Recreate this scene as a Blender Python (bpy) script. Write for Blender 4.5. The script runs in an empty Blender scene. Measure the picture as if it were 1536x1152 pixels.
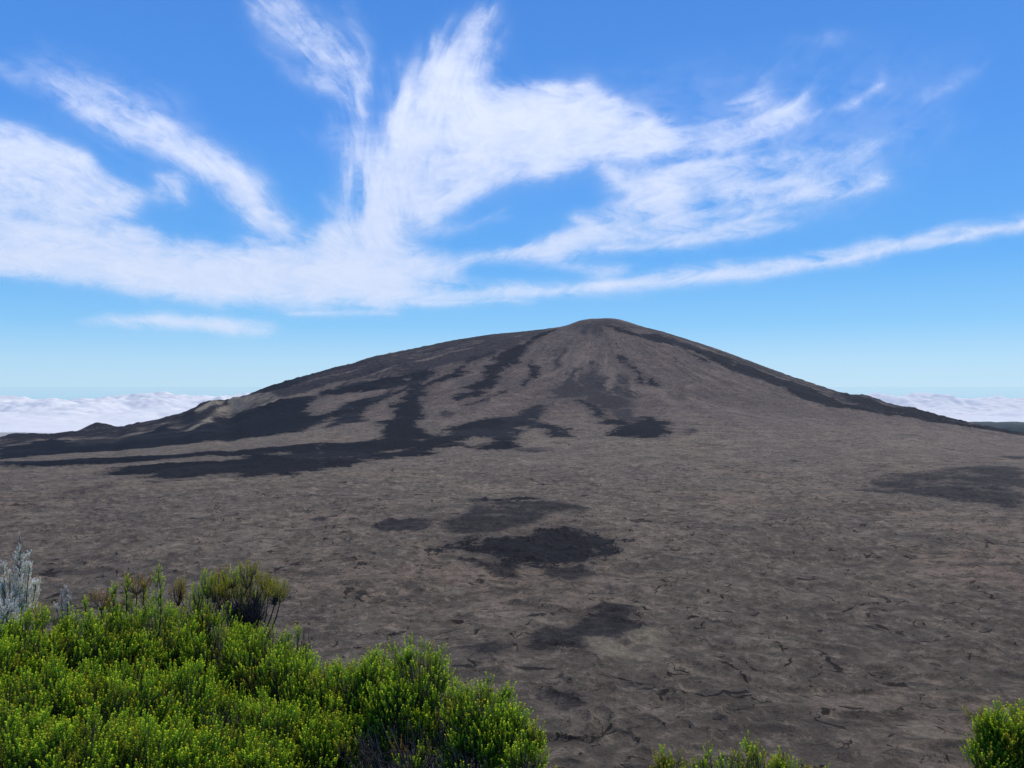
import bpy, math, time
import numpy as np
from math import radians as R
T0 = time.time()
sc = bpy.context.scene
col = sc.collection
# ---------------------------------------------------------------- camera, sky, sun, exposure
cam_d = bpy.data.cameras.new('camera'); cam = bpy.data.objects.new('camera', cam_d); col.objects.link(cam)
cam_d.sensor_width = 36.0; cam_d.lens = 36.0 * 1206 / 1536
cam_d.clip_start = 0.05; cam_d.clip_end = 900000
cam.location = (0, 0, 0); cam.rotation_euler = (R(90), 0, 0)
sc.camera = cam
SUN_EL, SUN_AZ = 50.0, 36.0            # azimuth measured from the view direction (+Y) towards the right (+X)
world = bpy.data.worlds.new('World'); sc.world = world; world.use_nodes = True
wt = world.node_tree; wt.nodes.clear()
wo = wt.nodes.new('ShaderNodeOutputWorld'); wb = wt.nodes.new('ShaderNodeBackground')
ws = wt.nodes.new('ShaderNodeTexSky'); ws.sky_type = 'NISHITA'; ws.sun_disc = False
ws.sun_elevation = R(SUN_EL); ws.sun_rotation = R(SUN_AZ)
ws.altitude = 2300; ws.air_density = 1.25; ws.dust_density = 0.0; ws.ozone_density = 3.0
wh = wt.nodes.new('ShaderNodeHueSaturation'); wh.inputs['Saturation'].default_value = 1.12; wh.inputs['Hue'].default_value = 0.498
wt.links.new(ws.outputs[0], wh.inputs['Color'])
wb.inputs['Strength'].default_value = 0.12
# clear tropical air: the height-of-sky gradient of a deep blue zenith paling to cyan at the horizon, mixed into the physical sky
wg = wt.nodes.new('ShaderNodeTexCoord'); wsep = wt.nodes.new('ShaderNodeSeparateXYZ'); wt.links.new(wg.outputs['Generated'], wsep.inputs[0])
was = wt.nodes.new('ShaderNodeMath'); was.operation = 'ARCSINE'; wt.links.new(wsep.outputs['Z'], was.inputs[0])
wdv = wt.nodes.new('ShaderNodeMath'); wdv.operation = 'DIVIDE'; wdv.inputs[1].default_value = math.pi / 2; wt.links.new(was.outputs[0], wdv.inputs[0])
wr = wt.nodes.new('ShaderNodeValToRGB'); wt.links.new(wdv.outputs[0], wr.inputs[0])
SKY = [(0.0, (.47, .74, .95)), (.017, (.42, .71, .96)), (.045, (.235, .575, .96)), (.092, (.115, .42, .93)), (.19, (.085, .31, .87)), (.28, (.068, .26, .77)), (1.0, (.03, .12, .45))]
for k_, (p_, c_v) in enumerate(SKY):
    e_ = wr.color_ramp.elements[k_] if k_ < 2 else wr.color_ramp.elements.new(p_)
    e_.position = p_; e_.color = (*c_v, 1)
wsc = wt.nodes.new('ShaderNodeVectorMath'); wsc.operation = 'SCALE'; wsc.inputs['Scale'].default_value = 1 / .12; wt.links.new(wr.outputs[0], wsc.inputs[0])
wmx = wt.nodes.new('ShaderNodeMix'); wmx.data_type = 'RGBA'; wmx.inputs[0].default_value = .9
wt.links.new(wh.outputs[0], wmx.inputs[6]); wt.links.new(wsc.outputs[0], wmx.inputs[7]); wt.links.new(wmx.outputs[2], wb.inputs['Color'])
wt.links.new(wb.outputs[0], wo.inputs['Surface'])
sun_d = bpy.data.lights.new('sun', 'SUN'); sun_d.energy = 4.2; sun_d.angle = R(0.53); sun_d.color = (1, .94, .86)
sun = bpy.data.objects.new('sun', sun_d); col.objects.link(sun)
sdx, sdy, sdz = math.sin(R(SUN_AZ)) * math.cos(R(SUN_EL)), math.cos(R(SUN_AZ)) * math.cos(R(SUN_EL)), math.sin(R(SUN_EL))
from mathutils import Vector
sun.rotation_euler = Vector((-sdx, -sdy, -sdz)).to_track_quat('-Z', 'Y').to_euler()
sun.location = (3, 3, 8)
sc.view_settings.view_transform = 'Standard'; sc.view_settings.look = 'None'
sc.view_settings.exposure = 0.0; sc.view_settings.gamma = 1.0; sc.view_settings.use_curve_mapping = False
sc.cycles.volume_bounces = 1; sc.cycles.transparent_max_bounces = 12; sc.cycles.max_bounces = 6
# ---------------------------------------------------------------- helpers
FPX = 1206.0
def at(px, py, d):                      # a point d metres ahead of the camera
    return np.array([(px - 768) / FPX * d, d, (576 - py) / FPX * d])
def mk_mesh(name, V, Q, mat, parent=None, attrs=None, colors=None, smooth=False):
    V = np.ascontiguousarray(V, np.float32); Q = np.ascontiguousarray(Q, np.int32)
    me = bpy.data.meshes.new(name); k = Q.shape[1]
    me.vertices.add(len(V)); me.vertices.foreach_set('co', V.ravel())
    me.loops.add(Q.size); me.loops.foreach_set('vertex_index', Q.ravel())
    me.polygons.add(len(Q)); me.polygons.foreach_set('loop_start', np.arange(0, Q.size, k, dtype=np.int32))
    me.polygons.foreach_set('loop_total', np.full(len(Q), k, np.int32))
    if smooth: me.polygons.foreach_set('use_smooth', np.ones(len(Q), bool))
    for n, a in (attrs or {}).items():
        at_ = me.attributes.new(n, 'FLOAT', 'POINT'); at_.data.foreach_set('value', np.ascontiguousarray(a, np.float32))
    if colors is not None:
        ca = me.color_attributes.new('tint', 'FLOAT_COLOR', 'POINT')
        c4 = np.ones((len(V), 4), np.float32); c4[:, :3] = colors; ca.data.foreach_set('color', c4.ravel())
    me.update(calc_edges=True); me.validate()
    me.materials.append(mat)
    o = bpy.data.objects.new(name, me); col.objects.link(o)
    if parent is not None: o.parent = parent
    return o
def tag(o, label=None, cat=None, group=None, kind=None):
    if label: o['label'] = label
    if cat: o['category'] = cat
    if group: o['group'] = group
    if kind: o['kind'] = kind
    return o
def empty(name, loc):
    o = bpy.data.objects.new(name, None); col.objects.link(o); o.location = loc; o.empty_display_size = .1
    return o
class NT:
    def __init__(s, name):
        s.m = bpy.data.materials.new(name); s.m.use_nodes = True; s.t = s.m.node_tree; s.t.nodes.clear()
        s.out = s.t.nodes.new('ShaderNodeOutputMaterial')
    def n(s, typ, **kw):
        nd = s.t.nodes.new(typ)
        for k, v in kw.items():
            if k.startswith('i_'): nd.inputs[k[2:].replace('_', ' ')].default_value = v
            else: setattr(nd, k, v)
        return nd
    def l(s, a, b): s.t.links.new(a, b)
    def val(s, inp, v):
        if isinstance(v, (int, float)): inp.default_value = v
        elif isinstance(v, tuple): inp.default_value = v if len(v) == 4 or len(inp.default_value) == 3 else (*v, 1)
        else: s.l(v, inp)
    def math(s, op, a, b=0.0, c=0.0, clamp=False):
        nd = s.t.nodes.new('ShaderNodeMath'); nd.operation = op; nd.use_clamp = clamp
        s.val(nd.inputs[0], a); s.val(nd.inputs[1], b)
        if op in ('MULTIPLY_ADD', 'SMOOTH_MIN', 'COMPARE'): s.val(nd.inputs[2], c)
        return nd.outputs[0]
    def mapr(s, v, a, b, c=0.0, d=1.0, smooth=True):
        nd = s.t.nodes.new('ShaderNodeMapRange'); nd.interpolation_type = 'SMOOTHSTEP' if smooth else 'LINEAR'
        s.val(nd.inputs['Value'], v); nd.inputs['From Min'].default_value = a; nd.inputs['From Max'].default_value = b
        nd.inputs['To Min'].default_value = c; nd.inputs['To Max'].default_value = d
        return nd.outputs[0]
    def mix(s, f, a, b, blend='MIX'):
        nd = s.t.nodes.new('ShaderNodeMix'); nd.data_type = 'RGBA'; nd.blend_type = blend
        s.val(nd.inputs[0], f); s.val(nd.inputs[6], a); s.val(nd.inputs[7], b)
        return nd.outputs[2]
    def noise(s, vec, scale, detail=4.0, rough=0.55, dist=0.0):
        nd = s.t.nodes.new('ShaderNodeTexNoise'); nd.inputs['Scale'].default_value = scale
        nd.inputs['Detail'].default_value = detail; nd.inputs['Roughness'].default_value = rough; nd.inputs['Distortion'].default_value = dist
        s.l(vec, nd.inputs['Vector']); return nd.outputs['Fac']
    def attr(s, name):
        nd = s.t.nodes.new('ShaderNodeAttribute'); nd.attribute_name = name; return nd
HAZE = 0.75e-5
# ---------------------------------------------------------------- terrain height (metres, camera eye at z=0)
_rng = np.random.RandomState(7)
_P = np.concatenate([_rng.permutation(256)] * 3).astype(np.int32)
_GA = _rng.rand(256) * 2 * np.pi
_GX, _GY = np.cos(_GA), np.sin(_GA)
def pnoise(x, y, seed=0):
    x = np.asarray(x, float) + seed * 17.31; y = np.asarray(y, float) - seed * 9.77
    xi = np.floor(x); yi = np.floor(y)
    fx = x - xi; fy = y - yi
    xi = xi.astype(np.int64) & 255; yi = yi.astype(np.int64) & 255
    u = fx * fx * fx * (fx * (fx * 6 - 15) + 10); v = fy * fy * fy * (fy * (fy * 6 - 15) + 10)
    def g(a, b, dx, dy):
        h = _P[_P[a] + b]
        return _GX[h] * dx + _GY[h] * dy
    n00 = g(xi, yi, fx, fy); n10 = g(xi + 1, yi, fx - 1, fy)
    n01 = g(xi, yi + 1, fx, fy - 1); n11 = g(xi + 1, yi + 1, fx - 1, fy - 1)
    a = n00 + u * (n10 - n00); b = n01 + u * (n11 - n01)
    return (a + v * (b - a)) * 1.5
def fbm(x, y, o=4, seed=0, g=0.5):
    s = 0; a = 1; t = 0
    for i in range(o):
        s = s + a * pnoise(x * 2 ** i, y * 2 ** i, seed + i * 3); t += a; a *= g
    return s / t
def sstep(a, b, x):
    t = np.clip((x - a) / (b - a), 0, 1)
    return t * t * (3 - 2 * t)
SX, SY = 490.0, 4500.0                       # summit of the volcano
PR = ([0,60,110,240,373,600,820,1044,1270,1490,1865,2370,3500,6000,9000,14000],
      [366,366,358,322,279,214,130,44,-16,-67,-130,-215,-480,-1100,-1300,-1300])
PL = ([0,60,120,186,350,520,780,1044,1268,1490,1865,2050,2424,2900,3357,4500,7000,9000,14000],
      [366,366,348,324,306,287,240,194,156,89,-10,-78,-183,-240,-290,-620,-1150,-1300,-1300])
PF = ([0,60,120,240,500,800,1100,1400,1700,2000,2400,2800,3300,9000],
      [366,366,350,312,225,125,40,-30,-82,-112,-134,-145,-150,-150])
PB = ([0,60,120,300,1000,2500,4500,9000],[366,366,340,290,60,-480,-1000,-1300])
def smooth_interp(x, tab):
    xs, ys = tab
    w = 45.0
    return sum(np.interp(np.abs(x + k * w), xs, ys) * c for k, c in ((-1, .25), (0, .5), (1, .25)))
CONES = ((-2230., 4350., 42., 105.), (-1625., 4420., 40., 120.), (-1480., 4150., 34., 95.), (-2790., 4500., 22., 100.))
CORR_T=np.linspace(-0.64,0.64,321)
CORR_V=np.array([-0.00292,-0.00319,-0.00331,-0.00321,-0.00294,-0.00277,-0.00258,-0.00255,-0.00265,-0.00254,-0.00242,-0.00264,-0.00309,-0.0037,-0.00436,-0.00487,-0.00508,-0.0051,-0.00507,-0.00505,-0.00501,-0.00499,-0.00488,-0.00488,-0.00512,-0.00535,-0.00561,-0.00589,-0.00592,-0.00583,-0.00587,-0.00571,-0.00563,-0.00581,-0.00613,-0.00678,-0.00743,-0.0076,-0.00739,-0.00686,-0.006,-0.00552,-0.00539,-0.00538,-0.00561,-0.00614,-0.00659,-0.00689,-0.00701,-0.00691,-0.00673,-0.00661,-0.00666,-0.00676,-0.0068,-0.00675,-0.00678,-0.00675,-0.00658,-0.00591,-0.00497,-0.0041,-0.00348,-0.00315,-0.00343,-0.00393,-0.0045,-0.00537,-0.00673,-0.00855,-0.01047,-0.01207,-0.01288,-0.0127,-0.01191,-0.01085,-0.00974,-0.00909,-0.00867,-0.00818,-0.00784,-0.00765,-0.00741,-0.00727,-0.00707,-0.00656,-0.00597,-0.00541,-0.00492,-0.00456,-0.00435,-0.00429,-0.00415,-0.00395,-0.00382,-0.00368,-0.00352,-0.00333,-0.0031,-0.00282,-0.00251,-0.00211,-0.00194,-0.00193,-0.002,-0.00215,-0.00231,-0.00251,-0.00261,-0.00279,-0.00297,-0.00309,-0.00301,-0.00295,-0.00271,-0.00247,-0.00228,-0.00209,-0.00184,-0.0017,-0.00167,-0.00164,-0.0017,-0.00183,-0.00191,-0.00176,-0.00166,-0.00146,-0.00127,-0.0011,-0.00109,-0.00109,-0.00105,-0.00084,-0.00062,-0.00035,-6e-05,0.00011,0.00026,0.00042,0.0005,0.00052,0.00051,0.00046,0.00047,0.00055,0.00063,0.00068,0.00072,0.0007,0.00067,0.00063,0.00064,0.00058,0.00049,0.00034,0.00013,-8e-05,-0.0003,-0.00046,-0.0006,-0.00072,-0.0008,-0.00085,-0.00087,-0.00087,-0.00086,-0.00087,-0.00085,-0.00089,-0.0009,-0.00086,-0.00082,-0.00076,-0.0007,-0.00062,-0.00041,-9e-05,0.0003,0.00069,0.00092,0.00098,0.00081,0.00047,0.00018,-7e-05,-0.0002,-0.00015,8e-05,0.00034,0.00055,0.00074,0.00082,0.00074,0.0006,0.0004,0.00012,-0.00013,-0.00045,-0.00078,-0.00104,-0.00119,-0.0012,-0.00101,-0.00075,-0.00056,-0.00039,-0.00034,-0.00036,-0.00041,-0.00045,-0.00058,-0.00068,-0.00079,-0.00088,-0.00099,-0.00114,-0.0013,-0.00148,-0.00167,-0.0018,-0.00185,-0.00193,-0.00202,-0.0021,-0.00219,-0.00227,-0.00232,-0.00237,-0.00244,-0.00249,-0.00265,-0.00284,-0.00303,-0.0032,-0.00334,-0.00339,-0.00341,-0.00346,-0.00359,-0.00371,-0.00387,-0.0041,-0.00421,-0.00424,-0.00422,-0.00415,-0.00415,-0.00436,-0.0046,-0.00493,-0.00531,-0.00563,-0.00585,-0.00618,-0.00654,-0.00682,-0.0071,-0.00749,-0.00776,-0.00801,-0.00834,-0.00865,-0.00873,-0.00865,-0.0083,-0.00765,-0.00686,-0.0061,-0.00548,-0.00512,-0.00524,-0.00578,-0.00666,-0.0076,-0.00846,-0.00905,-0.00933,-0.00953,-0.0097,-0.00988,-0.0099,-0.00987,-0.00978,-0.00966,-0.00981,-0.01029,-0.01103,-0.0118,-0.01248,-0.01279,-0.01285,-0.01287,-0.01286,-0.0129,-0.01307,-0.01337,-0.01363,-0.01413,-0.01466,-0.01512,-0.01552,-0.01594,-0.01629,-0.01657,-0.01687,-0.01707,-0.01714,-0.01716,-0.01717,-0.01726,-0.01743,-0.01759,-0.01767,-0.01784,-0.01798,-0.01809,-0.01826,-0.01836,-0.01832,-0.01818])
FLOWS=[[[-447.2,3511.0],[-371.1,3565.8],[-337.5,3458.5],[-373.2,3337.0],[-351.1,3214.1],[-319.3,3107.0],[-346.0,3023.7],[-327.9,2932.1],[-330.0,2820.1],[-293.6,2687.8],[-298.5,2522.8],[-278.2,2377.4],[-236.8,2276.0],[-210.3,2244.1],[-183.5,2347.7],[-174.5,2391.8],[-123.0,2478.0],[-61.1,2573.5],[5.7,2601.7],[26.8,2692.1],[87.7,2859.9],[121.0,2858.9],[100.8,2620.1],[64.5,2529.3],[88.8,2476.8],[128.0,2370.3],[148.8,2222.4],[158.1,2115.2],[97.2,2102.7],[90.6,2278.6],[72.1,2351.2],[33.5,2214.9],[4.8,2194.3],[15.0,2040.6],[9.1,1911.2],[-28.9,1812.9],[-96.2,1840.7],[-80.1,1913.7],[-51.7,1962.4],[-49.7,2093.9],[-98.7,2098.1],[-145.8,1998.0],[-106.1,1891.2],[-158.1,1896.7],[-166.1,1823.5],[-163.7,1700.3],[-211.1,1657.0],[-268.5,1614.8],[-298.1,1551.3],[-328.4,1470.9],[-350.7,1452.9],[-498.9,2066.6],[-420.2,2048.4],[-343.8,2134.5],[-395.5,2455.3],[-431.1,2553.0],[-388.1,2575.1],[-382.5,2651.8],[-419.4,2807.1],[-438.6,2961.1],[-404.1,3018.9],[-419.9,3198.8]],[[-710.3,1396.6],[-729.0,1482.6],[-734.9,1526.8],[-724.2,1546.1],[-652.6,1566.5],[-601.1,1591.5],[-557.4,1645.2],[-560.6,1706.8],[-621.2,1766.0],[-713.1,1711.9],[-760.7,1670.4],[-805.4,1587.7],[-880.5,1546.2],[-931.3,1524.4],[-1014.2,1573.4],[-1182.6,1834.7],[-1037.1,1772.9],[-908.0,1772.0],[-818.8,1797.9],[-750.6,1859.8],[-726.7,1924.1],[-639.8,1963.5],[-556.0,2029.0],[-487.2,2071.5],[-334.6,1422.6],[-369.7,1388.6],[-365.0,1332.0],[-399.7,1355.8],[-405.8,1330.0],[-421.4,1293.3],[-460.8,1309.9],[-489.1,1294.9],[-513.4,1272.0],[-535.6,1247.0],[-565.0,1292.1],[-602.9,1316.3],[-630.6,1369.1],[-672.1,1366.9]],[[-1724.1,2671.2],[-1551.2,2548.2],[-1724.9,3015.3],[-1358.6,2548.2],[-1285.2,2577.5],[-1328.6,2863.0],[-1380.9,3215.0],[-1142.9,2772.4],[-1081.0,2736.9],[-1132.4,3179.9],[-989.4,3242.4],[-917.4,3245.4],[-809.8,3127.4],[-691.3,2785.9],[-677.5,2511.9],[-737.2,2416.1],[-880.0,2471.3],[-847.9,2158.5],[-950.2,2147.4],[-1061.1,2146.7],[-1125.3,2044.4],[-1186.1,2020.1],[-1196.1,1944.2],[-1287.2,1994.3]],[[-1154.0,2790.0],[-1077.0,2729.2],[-1178.9,3273.9],[-1022.0,3225.0],[-959.6,3298.0],[-875.3,3302.3],[-792.0,3264.5],[-778.7,3142.5],[-749.7,2923.7],[-747.3,2837.9],[-644.7,2797.0],[-615.6,3009.0],[-554.7,3104.0],[-514.9,2997.2],[-539.0,2825.2],[-465.5,2580.2],[-541.5,2539.5],[-564.9,2450.4],[-586.0,2682.9],[-618.6,2788.3],[-619.3,2571.1],[-643.0,2426.0],[-722.0,2409.7],[-819.8,2403.5],[-837.9,2170.7],[-955.7,2182.8],[-1162.2,2654.7]],[[-672.5,2800.9],[-597.2,2875.2],[-571.3,3055.6],[-498.7,3146.8],[-488.0,3183.2],[-428.7,3298.1],[-406.7,3192.9],[-462.0,3118.9],[-502.5,2976.2],[-529.7,2775.0],[-465.8,2580.3],[-522.7,2614.3],[-549.3,2460.6],[-575.8,2492.2],[-575.3,2638.2],[-592.9,2768.0],[-621.3,2782.9],[-633.9,2640.2]],[[-799.1,3328.0],[-708.8,3412.3],[-601.5,3456.2],[-452.1,3478.0],[-418.1,3350.2],[-497.4,3244.5],[-652.4,3263.2],[-770.6,3209.5]],[[-655.6,3411.8],[-533.2,3478.0],[-447.2,3511.0],[-428.7,3298.1],[-524.0,3253.4],[-640.5,3333.1]],[[-1611.3,4821.9],[-1490.6,4755.8],[-1389.0,4802.1],[-1282.2,4837.3],[-975.6,3993.0],[-997.7,3763.9],[-1032.3,3656.1],[-1146.6,3740.6]],[[-250.1,3428.1],[-247.8,3521.6],[-218.2,3558.4],[-210.9,3369.6],[-278.3,3339.2],[-339.9,3265.8],[-359.8,3293.3],[-315.1,3363.1]],[[-206.6,3597.7],[-194.3,3718.8],[-119.3,3785.9],[-41.8,3880.8],[-89.1,3752.7],[-153.7,3669.4]],[[-78.7,3719.9],[-51.1,3824.6],[18.7,3925.0],[81.1,3993.2],[62.4,3799.4],[7.9,3609.1],[-33.0,3474.4],[-68.0,3428.3],[-56.1,3252.5],[-98.3,3120.5],[-104.5,3063.2],[-126.0,3008.2],[-158.3,3030.3],[-191.8,2942.6],[-227.9,2965.7],[-192.4,3074.0],[-146.1,3104.2],[-190.1,3168.5],[-153.2,3256.4],[-114.4,3354.2],[-109.8,3485.1],[-137.8,3506.8],[-66.9,3604.3]],[[59.9,3957.2],[93.4,4078.4],[149.7,4173.0],[233.1,4317.2],[235.5,4258.9],[157.9,4105.2],[101.7,3987.7],[69.0,3895.1]],[[-163.5,2848.2],[-122.0,2913.6],[-33.3,3087.9],[-13.4,3122.6],[-63.6,3006.3],[-120.1,2869.1]],[[81.8,3569.5],[110.0,3585.7],[116.3,3496.8],[94.0,3346.5],[57.4,3241.0],[39.8,3172.7],[54.4,3310.4],[81.9,3384.5]],[[236.2,2924.0],[254.2,2957.4],[268.5,2891.7],[300.9,2820.5],[311.3,2699.1],[300.7,2568.7],[305.6,2535.8],[284.3,2541.7],[269.1,2606.7],[271.5,2720.9],[257.6,2826.2]],[[242.0,2425.6],[303.0,2514.4],[345.1,2504.6],[372.0,2426.2],[430.2,2600.9],[464.9,2593.8],[464.4,2494.8],[497.6,2467.2],[452.4,2385.8],[437.8,2237.6],[398.7,2065.1],[360.7,2051.9],[322.1,2054.2],[249.9,2134.6],[283.0,2191.2],[292.8,2267.4],[336.6,2383.3],[307.2,2346.9]],[[470.7,3694.3],[500.2,3723.6],[521.4,3561.1],[548.4,3459.4],[527.8,3241.6],[512.4,3215.2],[541.0,3413.2],[514.5,3514.1],[485.1,3611.0]],[[564.7,3343.7],[589.4,3352.9],[579.2,3200.4],[559.7,3215.6]],[[501.7,4224.0],[605.2,4182.5],[647.3,4128.7],[738.4,4200.6],[825.7,4129.2],[912.2,4038.4],[1005.8,3994.5],[1099.6,3984.3],[999.2,3620.5],[976.0,3772.6],[892.6,3951.6],[841.9,3937.7],[787.3,4006.1],[729.1,3990.7],[640.3,4083.8],[540.3,4128.1]],[[842.0,3875.8],[912.0,3804.5],[942.0,3715.5],[920.3,3705.9],[855.9,3789.3]],[[1056.9,3872.2],[1164.4,3836.3],[1258.2,3687.7],[1361.1,3637.9],[1370.0,3365.4],[1387.1,3152.1],[1527.9,3214.4],[1620.3,3173.1],[1896.5,3400.5],[2624.8,4339.9],[2729.3,4271.6],[2085.3,3263.7],[1833.7,3154.7],[1567.8,3070.2],[1468.8,3105.4],[1337.4,3007.1],[1313.4,3153.4],[1211.6,3083.3],[1181.1,3156.8],[1151.4,3262.1],[1159.7,3422.6],[1096.4,3530.1],[1009.1,3697.4]],[[1891.3,4645.8],[1561.2,3665.5],[1641.0,3613.2],[1676.2,3474.6],[2262.5,4513.7],[2383.0,4480.7],[2475.7,4438.9],[2544.2,4394.9],[1896.5,3400.5],[1630.7,3193.3],[1535.7,3230.7],[1393.0,3165.7],[1454.7,3492.6]],[[-45.4,1032.2],[-35.8,1066.5],[-24.2,1041.5],[-2.5,1023.1],[-20.6,1000.1],[-27.8,979.8],[-40.4,976.5],[-61.0,983.2]],[[-5.5,1080.4],[19.9,1090.6],[43.1,1070.4],[24.4,1041.5],[2.8,1054.8]],[[-21.5,755.9],[-16.2,786.7],[8.3,794.3],[32.0,820.2],[54.2,835.6],[75.0,826.0],[81.0,800.9],[96.0,771.0],[81.5,714.0],[62.1,684.4],[50.6,696.8],[38.2,701.0],[26.2,672.5],[10.7,684.4],[-5.2,676.4],[-19.2,676.4],[-26.5,684.4],[-14.5,705.3],[-18.8,727.4],[-32.2,732.0]],[[-62.4,741.4],[-55.1,760.9],[-46.8,786.7],[-32.8,794.3],[-33.4,760.9],[-42.1,739.5],[-52.7,732.0]]]
HOLES=[[[-209.1,2172.1],[-178.2,2279.9],[-169.9,2211.2],[-199.8,2132.0]],[[-245.3,2073.5],[-232.3,2126.4],[-230.4,2059.9]],[[-293.4,1738.0],[-273.4,1813.8],[-233.6,1833.8],[-259.2,1750.2]],[[-359.8,1659.7],[-333.5,1668.2],[-339.5,1634.5]],[[14.3,2355.7],[48.8,2402.2],[40.9,2306.6],[16.9,2299.1]],[[-525.8,1723.3],[-530.8,1833.1],[-478.0,1778.0],[-489.5,1705.7]],[[-476.4,3161.3],[-483.1,3261.8],[-444.2,3286.7],[-429.5,3271.8],[-456.8,3195.8]],[[-589.6,2640.9],[-615.3,2772.2],[-594.9,2777.4],[-575.3,2653.6]]]
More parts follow.
